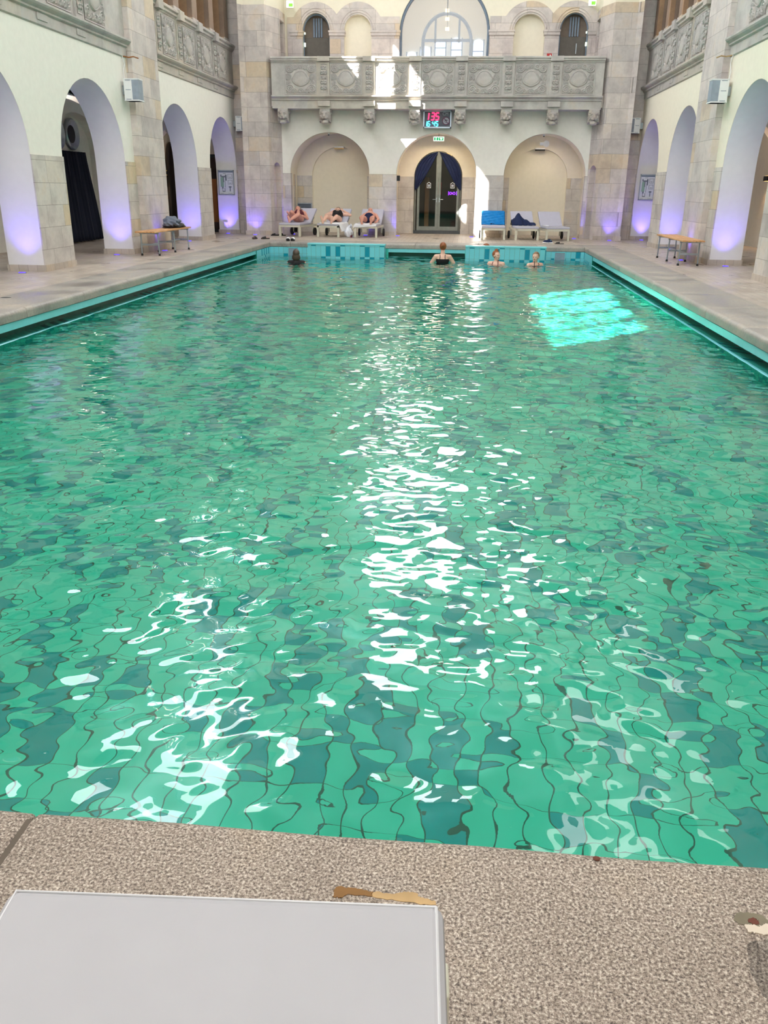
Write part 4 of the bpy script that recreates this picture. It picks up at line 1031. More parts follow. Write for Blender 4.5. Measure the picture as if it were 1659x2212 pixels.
# fire extinguisher sign on the gallery pier
t = empty('fire_sign', (7.28, YU - .05, 4.85)); tag(t, 'red fire extinguisher sign on the gallery pier, behind the rail', 'sign')
MB().box(7.24, 7.38, YU - .06, YU - .04, 4.76, 5.0).build('sign_face', M['red'], t)
MB().box(7.275, 7.30, YU - .066, YU - .06, 4.80, 4.93).box(7.32, 7.35, YU - .066, YU - .06, 4.86, 4.97).build('symbol', M['white'], t)
# round lamp, bar fixture and sensor in the niches
t = empty('round_wall_light', (7.40, 28.1, 2.70)); tag(t, 'round white flood light under the vault of the right niche', 'lamp')
MB().tube([(7.40, 27.5, 2.62), (7.40, 27.42, 2.62)], [.075, .09], 20).build('lamp_head', M['white'], t)
MB().box(7.22, 7.33, 27.46, 27.52, 2.58, 2.66).build('ballast', M['paper'], t)
for x, nm_, m_ in ((7.29, 'right', M['black']), (1.10, 'left', M['warm'])):
    t = empty('sensor_bar', (x, YR - .05, 2.49)); tag(t, ('black' if nm_ == 'right' else 'beige') + ' bar fixture at the crown of the blind arch in the %s niche' % nm_, 'fixture')
    MB().rbox(x - .15, x + .15, YR - .1, YR - .01, 2.50, 2.54, .008).build('housing', M['white'], t)
    MB().rbox(x - .15, x + .15, YR - .1, YR - .02, 2.455, 2.50, .008).build('lens', M['black'] if nm_ == 'right' else flat('beige_lens', (190, 160, 110), .5), t)
for x in (.97, 7.28):
    t = empty('ceiling_detector', (x, 27.0, 2.83)); tag(t, 'small white detector under the crown of the %s niche arch' % ('left' if x < 3 else 'right'), 'detector', 'detectors under the niche arches')
    MB().tube([(x, 27.0, 2.86), (x, 27.0, 2.81)], .035, 12).build('base', M['white'], t); MB().tube([(x, 27.0, 2.81), (x, 27.0, 2.785)], .02, 12).build('lens', M['dark'], t)
t = MB().rbox(2.9, 2.99, 27.9, 28.0, 1.55, 1.70, .006).build('black_wall_box', M['black']); tag(t, 'small black box on the left jamb of the doorway arch', 'wall box')
t.location = (.13, -1.12, 0)
o = MB().tube([(6.175, 26.99, 1.03), (6.20, 26.99, 1.03)], .03, 16).build('call_button', M['white']); tag(o, 'round white button on the jamb left of the right niche', 'button')
# plan boards on the far reveals, switch
def plan_board(xa, xb, label):
    x0, x1 = sorted((xa, xb)); y = 26.65
    t = empty('plan_board', ((x0 + x1) / 2, y, 1.4)); tag(t, label, 'plan board', 'framed floor plans')
    MB().box(x0, x1, y - .03, y - .008, 1.12, 1.79).build('sheet', M['paper'], t)
    MB().box(x0 - .015, x1 + .015, y - .045, y - .008, 1.765, 1.80).box(x0 - .015, x1 + .015, y - .045, y - .008, 1.105, 1.13).box(x0 - .015, x0 + .008, y - .045, y - .008, 1.105, 1.8).box(x1 - .008, x1 + .015, y - .045, y - .008, 1.105, 1.8).build('frame', M['silver'], t)
    MB().box(x0, x1, y - .038, y - .03, 1.735, 1.765).build('header_strip', flat('header_blue', (95, 115, 140), .5, var=0), t)
    w = x1 - x0; mk = MB(); q = lambda u0, u1, v0, v1: mk.box(x0 + w * u0, x0 + w * u1, y - .0335, y - .03, 1.13 + .6 * v0, 1.13 + .6 * v1)
    for r in ((.12, .2, .8, .9), (.2, .5, .78, .84), (.44, .54, .62, .9), (.3, .36, .55, .78), (.42, .45, .3, .62), (.2, .3, .25, .34), (.22, .42, .1, .14), (.22, .25, .1, .3), (.38, .42, .1, .28), (.72, .78, .12, .36), (.66, .84, .3, .36), (.3, .5, .95, .965), (.1, .3, .02, .03), (.62, .9, .02, .03)): q(*r)
    mk.build('plan_lines', M['ink'], t)
    mk = MB()
    for v0, v1 in ((.72, .92), (.45, .65)):
        for r in ((.62, .92, v0, v0 + .012), (.62, .92, v1 - .012, v1), (.62, .64, v0, v1), (.90, .92, v0, v1), (.7, .84, v0 + .05, v0 + .07)):
            mk.box(x0 + w * r[0], x0 + w * r[1], y - .0335, y - .03, 1.13 + .6 * r[2], 1.13 + .6 * r[3])
    mk.build('inset_box', M['ink'], t)
    mk = MB().box(x0 + w * .12, x0 + w * .34, y - .0325, y - .03, 1.33, 1.6); mk.build('plan_area', M['inkg'], t)
plan_board(-2.33, -1.88, 'silver-framed white floor plan on the far reveal of the left arcade')
plan_board(10.10, 10.50, 'silver-framed white floor plan on the far reveal of the right arcade')
o = MB().rbox(-2.24, -2.12, 26.61, 26.66, .17, .33, .006).build('socket', M['white']); tag(o, 'white double socket low on the reveal beneath the left floor plan', 'socket')

def loudspeaker(x, y, z, sx, label):
    t = empty('loudspeaker', (x, y, z)); tag(t, label, 'loudspeaker', 'white wall loudspeakers')
    MB().rbox(*sorted((x, x - sx * .30)), y - .13, y + .13, z - .2, z + .2, .012).build('cabinet', M['white'], t)
    MB().box(*sorted((x - sx * .17, x - sx * .306)), y - .136, y + .1, z - .175, z + .175).build('grille', M['grille'], t)
    for dz in (-.17, 0, .17): MB().box(*sorted((x - sx * .04, x - sx * .14)), y - .136, y - .13, z + dz - .006, z + dz + .006).build('seam', M['grille'], t)
    for dz in (-.2, .185): MB().box(*sorted((x - sx * .0, x - sx * .31)), y - .14, y + .13, z + dz, z + dz + .015).build('flange', M['white'], t)
    MB().box(*sorted((x, x + sx * .12)), y - .05, y + .05, z - .08, z + .08).build('bracket', M['steel'], t)
loudspeaker(XL + .06, 18.12, 3.12, -1, 'large white loudspeaker on the left wall before the stone pillar')
loudspeaker(-1.69, 26.58, 3.06, -1, 'small distant white loudspeaker at the far end of the left wall')
loudspeaker(XR - .06, 18.12, 3.12, 1, 'large white loudspeaker on the right wall before the stone pillar')
loudspeaker(9.89, 26.58, 3.06, 1, 'small distant white loudspeaker at the far end of the right wall')
for x, sx in ((XL, -1), (XR, 1)):
    o = MB().tube([(x - sx * .0, 18.2, 3.74), (x - sx * .12, 18.25, 3.72), (x - sx * .2, 18.3, 3.74), (x - sx * .24, 18.45, 3.73)], .012, 8).build('cable_stub', M['orange'] if sx < 0 else M['mortar'])
    tag(o, 'rusty metal anchor arm sticking out above the large %s loudspeaker' % ('left' if sx < 0 else 'right'), 'anchor', 'anchor arms above the loudspeakers')
    o = MB().tube([(x - sx * .02, 18.16, 3.74), (x - sx * .04, 18.2, 3.6), (x - sx * .025, 18.14, 3.45), (x - sx * .05, 18.12, 3.33)], .008, 6).build('loose_cable', M['white'])
    tag(o, 'thin white cable running down to the large %s loudspeaker' % ('left' if sx < 0 else 'right'), 'cable', 'loudspeaker cables')

# blue floor up-lights
LED = [(XL - .25, 13.6, 'left', 1), (XL - .25, 17.58, 'left', 1), (XL + .30, 18.95, 'left', .8), (XL - .25, 22.45, 'left', 1), (XL - .3, 26.45, 'left', 1.2), (-1.12, 25.95, 'front', .8),
       (-.10, 26.62, 'front', .8), (2.12, 26.62, 'front', .3), (3.10, 26.62, 'front', .7), (5.32, 26.62, 'front', .3), (8.35, 26.62, 'front', .8), (9.28, 25.95, 'front', .8),
       (XR + .3, 26.45, 'right', 1.2), (XR + .25, 22.45, 'right', 1), (XR - .30, 18.95, 'right', .8), (XR + .25, 17.58, 'right', 1)]
LN = ['nearest of the left arcade, in front of the first pier', 'at the pier before the left bench', 'under the left bench', 'behind the far end of the left bench', 'in the last left arch below the socket', 'at the foot of the left corner pillar',
      'under the leftmost lounger', 'under the third lounger from the left', 'at the left jamb of the doorway arch', 'at the right jamb of the doorway arch', 'right of the rightmost lounger', 'at the foot of the right corner pillar',
      'in the last right arch below the floor plan', 'behind the right bench', 'under the right bench', 'nearest of the right arcade, in front of the pier']
for (x, y, s, p), nm_ in zip(LED, LN):
    t = empty('floor_uplight', (x, y, 0)); tag(t, 'small round blue floor light ' + nm_, 'floor light', 'blue floor uplights')
    MB().tube([(x, y, 0), (x, y, .008)], .065, 20).build('lamp_ring', M['steel'], t); MB().tube([(x, y, .006), (x, y, .012)], .052, 20).build('lamp_lens', M['led'], t)
    la = bpy.data.lights.new('uplight_beam', 'SPOT'); la.energy = 34 * p; la.color = (.16, .10, 1); la.spot_size = 1.5; la.spot_blend = 1; la.shadow_soft_size = .05
    lo = bpy.data.objects.new('uplight_beam', la); COL.objects.link(lo)
    dx = {'left': (0, .2, 1), 'right': (0, .2, 1), 'front': (0, .2, 1)}[s]
    lo.location = (x, y, .05); aim(lo, dx); lo.parent = t; lo.matrix_local = PINV[t.name] @ lo.matrix_basis

# ------------------------------------------------------------------ sun loungers
def make_lounger():
    t = empty('sun_lounger')
    F_ = M['frame']
    fr_ = MB().rbox(-.33, .33, 0, .055, .255, .315, .006).rbox(-.33, -.275, .0, 1.28, .255, .315, .006).rbox(.275, .33, 0, 1.28, .255, .315, .006).rbox(-.33, .33, 1.225, 1.28, .255, .315, .006)
    for k in range(9): fr_.box(-.29, .29, .1 + k * .1, .15 + k * .1, .285, .30)
    fr_.build('frame', F_, t)
    for x in (-1, 1):
        MB().rbox(*sorted((x * .34, x * .28)), 0, .06, 0, .27, .005).build('leg', F_, t)
        lg = MB().rbox(*sorted((x * .335, x * .29)), 1.0, 1.05, .09, .27, .005).build('leg', F_, t)
        PINV[lg.name] = Matrix.Identity(4)
        MB().tube([(x * .35, 1.025, .11), (x * .39, 1.025, .11)], .11, 24).build('wheel', M['black'], lg)
    MB().rbox(-.33, .33, -.012, .84, .315, .375, .018).build('seat_cushion', M['cushion'], t)
    bk = Matrix.Translation((0, .83, .315)) @ Matrix.Rotation(math.radians(37), 4, 'X')
    b_ = MB().rbox(-.325, .325, .03, .66, .0, .06, .018, bk).build('backrest', M['cushion'], t)
    PINV[b_.name] = Matrix.Identity(4)
    mb = MB().rbox(-.30, .30, .0, .65, -.03, 0, .006, bk); mb.build('back_frame', F_, b_)
    for s in (-.1, .12): MB().tube([bk @ Vector((s - .02, .66, .0)), bk @ Vector((s - .02, .685, .03)), bk @ Vector((s + .02, .685, .03)), bk @ Vector((s + .02, .66, 0))], .006, 6).build('strap', M['grille'], b_)
    pp = MB()
    for z in (.372,):
        pts = [(-.318, -.006, z), (.318, -.006, z), (.318, .835, z), (-.318, .835, z), (-.318, -.006, z)]
        pp.tube(pts, .0026, 6, False)
    pp.build('piping', M['piping'], t)
    for s in (-1, 1): MB().tube([(s * .31, .75, .27), (s * .31, 1.12, .50)], .012, 8).build('stay', M['steel'], t)
    return t
SL = [(.035, 25.40, -.22, 'leftmost grey-cushioned lounger, before the left niche, carrying the person with crossed legs'),
      (1.16, 25.42, -.16, 'grey-cushioned lounger with white towel under a bather in a black swimsuit'),
      (2.26, 25.42, -.06, 'grey-cushioned lounger with white towel hanging over its foot end, nearest left of the doorway'),
      (5.93, 25.40, .0, 'grey-cushioned lounger covered by an azure towel, nearest right of the doorway'),
      (6.88, 25.38, .10, 'grey-cushioned lounger with a heap of navy clothes, second right of the doorway'),
      (7.74, 25.38, .14, 'empty grey-cushioned lounger, rightmost of the row at the end wall')]
loungers = []
proto = make_lounger()
for k, (x, y, rz, lb) in enumerate(SL):
    o = proto if k == 0 else copy_tree(proto)
    o.location = (x, y, 0); o.rotation_euler = (0, 0, rz); tag(o, lb, 'lounger', 'sun loungers along the end wall'); loungers.append(o)
near = copy_tree(proto)
near.location = (4.852, .938, 0); near.rotation_euler = (0, 0, PI + math.radians(3.2))
if 'group' in near: del near['group']
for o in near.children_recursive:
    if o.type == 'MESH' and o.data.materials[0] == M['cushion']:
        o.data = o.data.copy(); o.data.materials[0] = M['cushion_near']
tag(near, 'large light grey lounger cushion in the foreground beside the near pool edge', 'lounger')
def loc_mat(k):
    x, y, rz, _ = SL[k]; return Matrix.Translation((x, y, 0)) @ Matrix.Rotation(rz, 4, 'Z')
BK = Matrix.Translation((0, .83, .315)) @ Matrix.Rotation(math.radians(37), 4, 'X')

# towels and clothes on the loungers
def cloth(name, fn, mat, nu, nv, label, cat, th=.012):
    o = MB().grid(fn, nu, nv).build(name, mat, smooth=True)
    m = o.modifiers.new('solid', 'SOLIDIFY'); m.thickness = th; m.offset = 1
    return tag(o, label, cat)
rn = np.random.RandomState(3)
def wr(u, v, s=0): return .006 * math.sin(u * 13 + v * 7 + s) + .005 * math.sin(v * 19 - u * 5 + s * 2)
def towel_seat(k, u0, u1, v0, v1, hang, side_hang, label):
    m = loc_mat(k)
    def fn(u, v):
        x = u0 + (u1 - u0) * u; s = v0 - hang + (v1 - v0 + hang) * v
        z = .381 + wr(u * 2, v * 2, k); y = s
        if s < -.02: y = -.03 + .01 * math.sin(u * 9); z = .375 + (s + .02) * (1 - .55 * abs(u - .25)) + .0
        if abs(x) > .325:
            z -= (abs(x) - .325) * .95; x = math.copysign(.325 + (abs(x) - .325) * .4 + .012, x)
        return m @ Vector((x, y, z))
    return cloth('towel', fn, M['towel'], 26, 34, label, 'towel')
towel_seat(1, -.25, .56, -.01, .85, .03, .1, 'white towel under the bather in black, bunched over the right side of the lounger')
towel_seat(2, -.37, .31, 0, .8, .12, 0, 'white towel drooping over the foot end of the third lounger from the left')
m4 = loc_mat(3)
def blue_fn(u, v):
    x = -.34 + .68 * u
    if v < .12: p = Vector((x, .74 + .9 * v, .385 + wr(u, v)))
    elif v < .9: p = BK @ Vector((x, .06 + (v - .12) / .78 * .56, .072 + wr(u * 2, v * 2)))
    else: p = BK @ Vector((x, .62 + (v - .9) * .6, .072 - (v - .9) * .9))
    if abs(x) > .32: p.z -= .03
    return m4 @ p
cloth('towel', blue_fn, M['blue'], 30, 40, 'azure blue towel draped over the backrest of the lounger right of the doorway', 'towel')
def lumpy(name, c, sx, sy, sz, mat, label, cat, seed, parent=None, M3=None, n=(40, 22), amp=.22):
    r = np.random.RandomState(seed); ph = r.uniform(0, 6, 12); fq = r.uniform(2, 9, 12)
    def fn(p):
        k = 1 + amp * sum(math.sin(fq[i] * (p.x * math.cos(ph[i]) + p.y * math.sin(ph[i])) + ph[i] + p.z * fq[-i - 1]) for i in range(6)) / 3
        q = p * k
        if q.z < -.35: q.z = -.35
        return q
    o = MB().ell(c, sx, sy, sz, M3, n[0], n[1], fn).build(name, mat, parent, smooth=True)
    if label: tag(o, label, cat)
    return o
m5 = loc_mat(4)
def heap(u, v):
    x = -.36 + .70 * u
    top = .20 * math.exp(-((u - .28) / .3) ** 2) * 1.05 + .07
    s = v; z = .38 + top * math.sin(PI * min(1, s * 1.0)) * (1 - .15 * math.sin(u * 17)) + .012 * math.sin(u * 31 + v * 13)
    y = .55 + .32 * v + .02 * math.sin(u * 14)
    if abs(x) > .31: z -= .02
    return m5 @ Vector((x, y, max(z, .382)))
cloth('clothes_heap', heap, M['navy'], 50, 26, 'rumpled navy clothing heaped on the lounger second right of the doorway', 'clothes', .008)
o = lumpy('dark_garment', m5 @ Vector((-.30, .74, .405)), .07, .09, .05, M['black'], 'black garment edge poking out left of the navy heap', 'clothes', 4)
o = MB().tube([loc_mat(3) @ Vector((-.08, .84, .40)), loc_mat(3) @ Vector((-.02, .82, .405))], .018, 10).ell(loc_mat(3) @ Vector((.02, .83, .40)), .02, .012, .012).build('swim_goggles', M['navyb']); tag(o, 'dark swim goggles lying at the foot of the azure towel', 'goggles')
m6 = loc_mat(5)
o = MB().rbox(-.34, -.2, .28, .5, .378, .405, .012, m6).build('white_pouch', M['towel']); tag(o, 'small white folded cloth on the left edge of the empty rightmost lounger', 'cloth')
def hang_fn(u, v): return loc_mat(0) @ Vector((-.13 + .10 * u, .62 + .04 * v + .01 * math.sin(u * 9), .09 + .19 * v + .012 * math.sin(u * 12)))
cloth('hanging_cloth', hang_fn, M['black'], 12, 10, 'black cloth hanging down beneath the leftmost lounger', 'clothes', .006)
# white plastic bag beside the second lounger
bagp = empty('plastic_bag', (1.74, 25.6, 0)); tag(bagp, 'crumpled white plastic bag standing between the second and third lounger', 'bag')
def bagfn(p):
    k = 1 + .13 * math.sin(9 * p.x + 4 * p.z) + .1 * math.sin(13 * p.y + 7 * p.z + 1)
    w = .75 - .45 * p.z if p.z > 0 else .85
    return Vector((p.x * k * w + .18 * max(0, p.z), p.y * k * w, max(p.z, -.9)))
MB().ell((1.74, 25.6, .165), .15, .12, .18, None, 36, 24, bagfn).build('bag_body', M['bagm'], bagp, smooth=True)
MB().tube([(1.76, 25.6, .28), (1.80, 25.6, .36), (1.83, 25.6, .27)], [.02, .03, .02], 8).tube([(1.78, 25.57, .27), (1.83, 25.55, .34), (1.85, 25.56, .26)], [.016, .026, .016], 8).build('bag_handle', M['bagm'], bagp, smooth=True)
for x, m_, l_, nm_ in ((1.84, 'burg', 'small dark red bottle cap standing at the foot of the white bag', 'cap'), (1.895, 'steel', 'small shiny metal flask lying right of the white bag', 'flask')):
    o = MB().tube([(x, 25.45, 0), (x, 25.45, .05)], .03, 14).tube([(x, 25.45, .05), (x, 25.45, .065)], .018, 14).build(nm_, M[m_]); tag(o, l_, 'bottle')

# ------------------------------------------------------------------ footwear by the far edge
def slipper(t, x, y, rz, sole, strap, insole=None, h=.03, ln=.25):
    m = Matrix.Translation((x, y, 0)) @ Matrix.Rotation(rz, 4, 'Z')
    def outline(k, g=1.0):
        a_ = 2 * PI * k / 28; w = .048 * (1 + .18 * math.sin(a_)) * g
        return (w * math.cos(a_), ln / 2 * g * math.sin(a_))
    pl_ = [outline(k) for k in range(28)]
    mb = MB(); vs = [m @ Vector((a, b_, z)) for z in (0, h) for a, b_ in pl_]
    mb.add(vs, [(k, (k + 1) % 28, 28 + (k + 1) % 28, 28 + k) for k in range(28)] + [tuple(reversed(range(28))), tuple(range(28, 56))])
    mb.build('sole', sole, t)
    if insole:
        mb = MB(); pi_ = [outline(k, .93) for k in range(28)]; vs = [m @ Vector((a, b_, z)) for z in (h, h + .004) for a, b_ in pi_]
        mb.add(vs, [(k, (k + 1) % 28, 28 + (k + 1) % 28, 28 + k) for k in range(28)] + [tuple(range(28, 56))]); mb.build('insole', insole, t)
    def st(u, v):
        a_ = PI * u; return m @ Vector((.056 * math.cos(a_), -.01 + .1 * v + .0, h - .012 + (.055 - .02 * v) * math.sin(a_)))
    o = MB().grid(st, 14, 6).build('strap', strap, t, smooth=True); md = o.modifiers.new('solid', 'SOLIDIFY'); md.thickness = .006
def pair(name, x, y, dx, rz, sole, strap, insole, label, h=.03, rz2=None):
    for k, s in enumerate((-1, 1)):
        t = empty(name, (x + s * dx, y, 0)); tag(t, ('left' if s < 0 else 'right') + '-hand ' + label, 'slipper')
        slipper(t, x + s * dx, y + .02 * s, rz if k == 0 or rz2 is None else rz2, sole, strap, insole, h)
pair('slipper', -.50, 23.95, .14, 2.9, M['black'], M['black'], M['pink'], 'black slide of the pair with pink soles left of the pool corner', rz2=2.1)
pair('slipper', .47, 23.35, .062, PI + .08, M['black'], M['towel'], M['black'], 'black-soled slipper with white strap of the pair on the far coping', .055, rz2=PI - .08)
pair('sandal', -.36, 25.7, .10, 1.9, M['black'], M['black'], None, 'all-black sandal of the pair beside the leftmost lounger', .03, rz2=1.3)
t = empty('trainer_shoe', (7.36, 24.1, 0)); tag(t, 'dark blue trainer with thick white sole before the rightmost lounger', 'shoe')
mS = Matrix.Translation((7.36, 24.1, 0)) @ Matrix.Rotation(1.45, 4, 'Z')
MB().rbox(-.045, .045, -.14, .14, 0, .035, .02, mS).build('sole', M['white'], t, smooth=True)
def shf(p): return Vector((p.x, p.y, max(p.z, -.2) * (1.0 + (.5 if p.y < -.1 else 0))))
MB().ell(mS @ Vector((0, 0, .04)), .042, .125, .055, mS.to_3x3(), 20, 14, shf).build('upper', M['navy'], t, smooth=True)
MB().ell(mS @ Vector((0, -.06, .083)), .028, .045, .01, mS.to_3x3()).build('tongue', flat('mint', (150, 220, 215), .6), t)
t = empty('flip_flop', (7.66, 24.0, 0)); tag(t, 'black flat strap sandal lying right of the trainer', 'sandal'); slipper(t, 7.66, 24.0, 1.5, M['black'], M['black'], None, .015)

# ------------------------------------------------------------------ slatted benches
def bench(sx, label):
    X0, X1 = (-1.50, -1.12) if sx < 0 else (9.32, 9.70)
    Y0, Y1 = 17.35, 19.75
    t = empty('slatted_bench', ((X0 + X1) / 2, (Y0 + Y1) / 2, 0)); tag(t, label, 'bench', 'slatted wooden benches')
    n = 5; w = (X1 - X0 + .05) / n
    for k in range(n):
        x = X0 - .025 + k * w
        MB().rbox(x + .006, x + w - .006, Y0, Y1, .455, .485, .006).build('slat', M['wood'], t)
    for y in (17.6, 18.6, 19.55):
        f_ = MB().box(X0 - .01, X1 + .01, y - .015, y + .015, .425, .455).box(X0 + .01, X1 - .01, y - .012, y + .012, .20, .235)
        f_.build('crossbar', M['steel'], t)
        for x, dx in ((X0 + .015, -.01), (X1 - .015, .01)):
            lg = MB().tube([(x, y, .44), (x + dx, y, .03)], .014, 10).build('leg', M['steel'], t); PINV[lg.name] = PINV[t.name]
            MB().tube([(x + dx, y, .04), (x + dx * 1.1, y, 0)], [.02, .024], 10).build('foot_cap', M['black'], lg)
    xm = (X0 + X1) / 2
    MB().box(xm - .012, xm + .012, 17.6, 19.55, .205, .23).build('stretcher', M['steel'], t)
bench(-1, 'slatted wooden bench on steel legs by the left pillar, holding a bundle of clothes')
bench(1, 'empty slatted wooden bench on steel legs by the right pillar')
t = empty('clothes_bundle', (-1.34, 19.2, .485)); tag(t, 'slate grey cloth bundle on the far end of the left bench', 'clothes')
lumpy('grey_cloth', (-1.36, 19.15, .60), .17, .24, .13, M['greycloth'], None, None, 11, t, n=(60, 34), amp=.16)
lumpy('grey_cloth', (-1.30, 18.95, .56), .15, .18, .09, M['greycloth'], None, None, 21, t, n=(60, 34), amp=.2)
lumpy('black_cloth', (-1.32, 19.2, .52), .22, .38, .07, M['black'], None, None, 17, t, n=(50, 26), amp=.12)

# ------------------------------------------------------------------ marks on the near granite edge
def patch(pts, z, mat, name, label, cat, sub=1, seed=1):
    r = random.Random(seed); out = []
    n = len(pts)
    for i in range(n):
        a_, b_ = Vector(pts[i]), Vector(pts[(i + 1) % n])
        for k in range(6):
            p = a_.lerp(b_, k / 6); out.append((p.x + r.uniform(-.0025, .0025), p.y + r.uniform(-.0025, .0025)))
    o = MB().prism(out, -.01, z).build(name, mat)
    if label: tag(o, label, cat)
    return o
t = empty('edge_repair', (5.05, 1.335, 0)); tag(t, 'brown and sand-coloured mortar repair in the granite above the right corner of the near cushion', 'stone repair')
for pts, mt, z, nm_ in (([(4.955, 1.322), (4.955, 1.350), (5.0, 1.351), (5.035, 1.345), (5.034, 1.331), (4.985, 1.333), (4.972, 1.322)], flat('brown_mortar', (128, 92, 52), .9, var=.1), .0016, 'brown_mortar'),
                        ([(5.034, 1.331), (5.035, 1.345), (5.08, 1.343), (5.10, 1.352), (5.125, 1.351), (5.135, 1.340), (5.165, 1.334), (5.168, 1.322), (5.10, 1.325)], M['mortar'], .0014, 'sand_mortar')):
    o = patch(pts, z, mt, nm_, None, None); o.parent = t; o.data.transform(PINV[t.name])
t = empty('edge_chip', (5.80, 1.30, 0)); tag(t, 'chipped and patched spot with white filler at the right edge of the near granite', 'stone repair')
for pts, mt, z, nm_ in (([(5.77, 1.352), (5.778, 1.366), (5.80, 1.372), (5.825, 1.366), (5.845, 1.352), (5.84, 1.335), (5.80, 1.333), (5.775, 1.338)], M['greym'], .0012, 'grey_mortar'),
                        ([(5.785, 1.335), (5.797, 1.339), (5.815, 1.336), (5.83, 1.342), (5.85, 1.336), (5.85, 1.320), (5.82, 1.315), (5.80, 1.317), (5.787, 1.322)], M['putty'], .003, 'white_filler'),
                        ([(5.797, 1.350), (5.805, 1.357), (5.815, 1.356), (5.818, 1.345), (5.808, 1.340), (5.80, 1.342)], M['rust'], .002, 'rust_spot'),
                        ([(5.775, 1.285), (5.785, 1.298), (5.81, 1.303), (5.86, 1.312), (5.86, 1.20), (5.81, 1.14), (5.785, 1.15), (5.772, 1.18), (5.766, 1.23)], granite('stained_granite', .5), .0008, 'brown_patch')):
    o = patch(pts, z, mt, nm_, None, None, seed=5); o.parent = t; o.data.transform(PINV[t.name])
o = MB().ell((5.515, 1.487, .003), .009, .007, .003, None, 7, 5).build('leaf_crumb', M['rust']); tag(o, 'tiny rust-brown crumb on the near granite edge, right of the cushion', 'crumb')
o = MB().ell((-.68, 10.55, .0), .07, .045, .003, None, 20, 6).build('drain_cover', M['dark']); tag(o, 'small dark oval floor drain beside the left coping', 'drain')

# ------------------------------------------------------------------ people
def frame3(u, f):
    u = Vector(u).normalized(); f = Vector(f); f = (f - u * f.dot(u)).normalized(); r = f.cross(u)
    return Matrix(((r.x, f.x, u.x), (r.y, f.y, u.y), (r.z, f.z, u.z)))     # columns: right, forward, up
def limb(mb, a, b, ra, rb, bulge=0.0):
    a, b = Vector(a), Vector(b); pts = []; rs = []
    for k in range(7):
        t = k / 6; pts.append(a.lerp(b, t)); rs.append(ra + (rb - ra) * t + bulge * math.sin(PI * min(1, t * 1.4)) * ra)
    mb.tube(pts, rs, 14); mb.ell(a, ra, ra, ra); mb.ell(b, rb, rb, rb)
def hand(mb, w, d, n, thumb, curl=.5):
    """wrist, direction of the fingers, palm normal, thumb side"""
    w, d = Vector(w), Vector(d).normalized(); n = Vector(n); n = (n - d * n.dot(d)).normalized(); s = d.cross(n) * thumb
    M3 = Matrix(((s.x, d.x, n.x), (s.y, d.y, n.y), (s.z, d.z, n.z)))
    mb.ell(w + d * .05, .040, .052, .017, M3)
    for k, (off, ln) in enumerate(((.029, .062), (.010, .072), (-.010, .068), (-.028, .052))):
        p0 = w + d * .085 + s * off; p1 = p0 + d * ln * .5 + s * off * .2; p2 = p1 + (d * math.cos(curl) + n * math.sin(curl)) * ln * .5
        mb.tube([p0 - d * .02, p0, p1, p2], [.0105, .0105, .0095, .0075], 8)
    p0 = w + d * .03 + s * .034; p1 = p0 + (d * .6 + s * .7) * .035; p2 = p1 + (d * .9 + s * .25 + n * .3) * .03
    mb.tube([w + d * .02, p0, p1, p2], [.014, .013, .011, .009], 8)
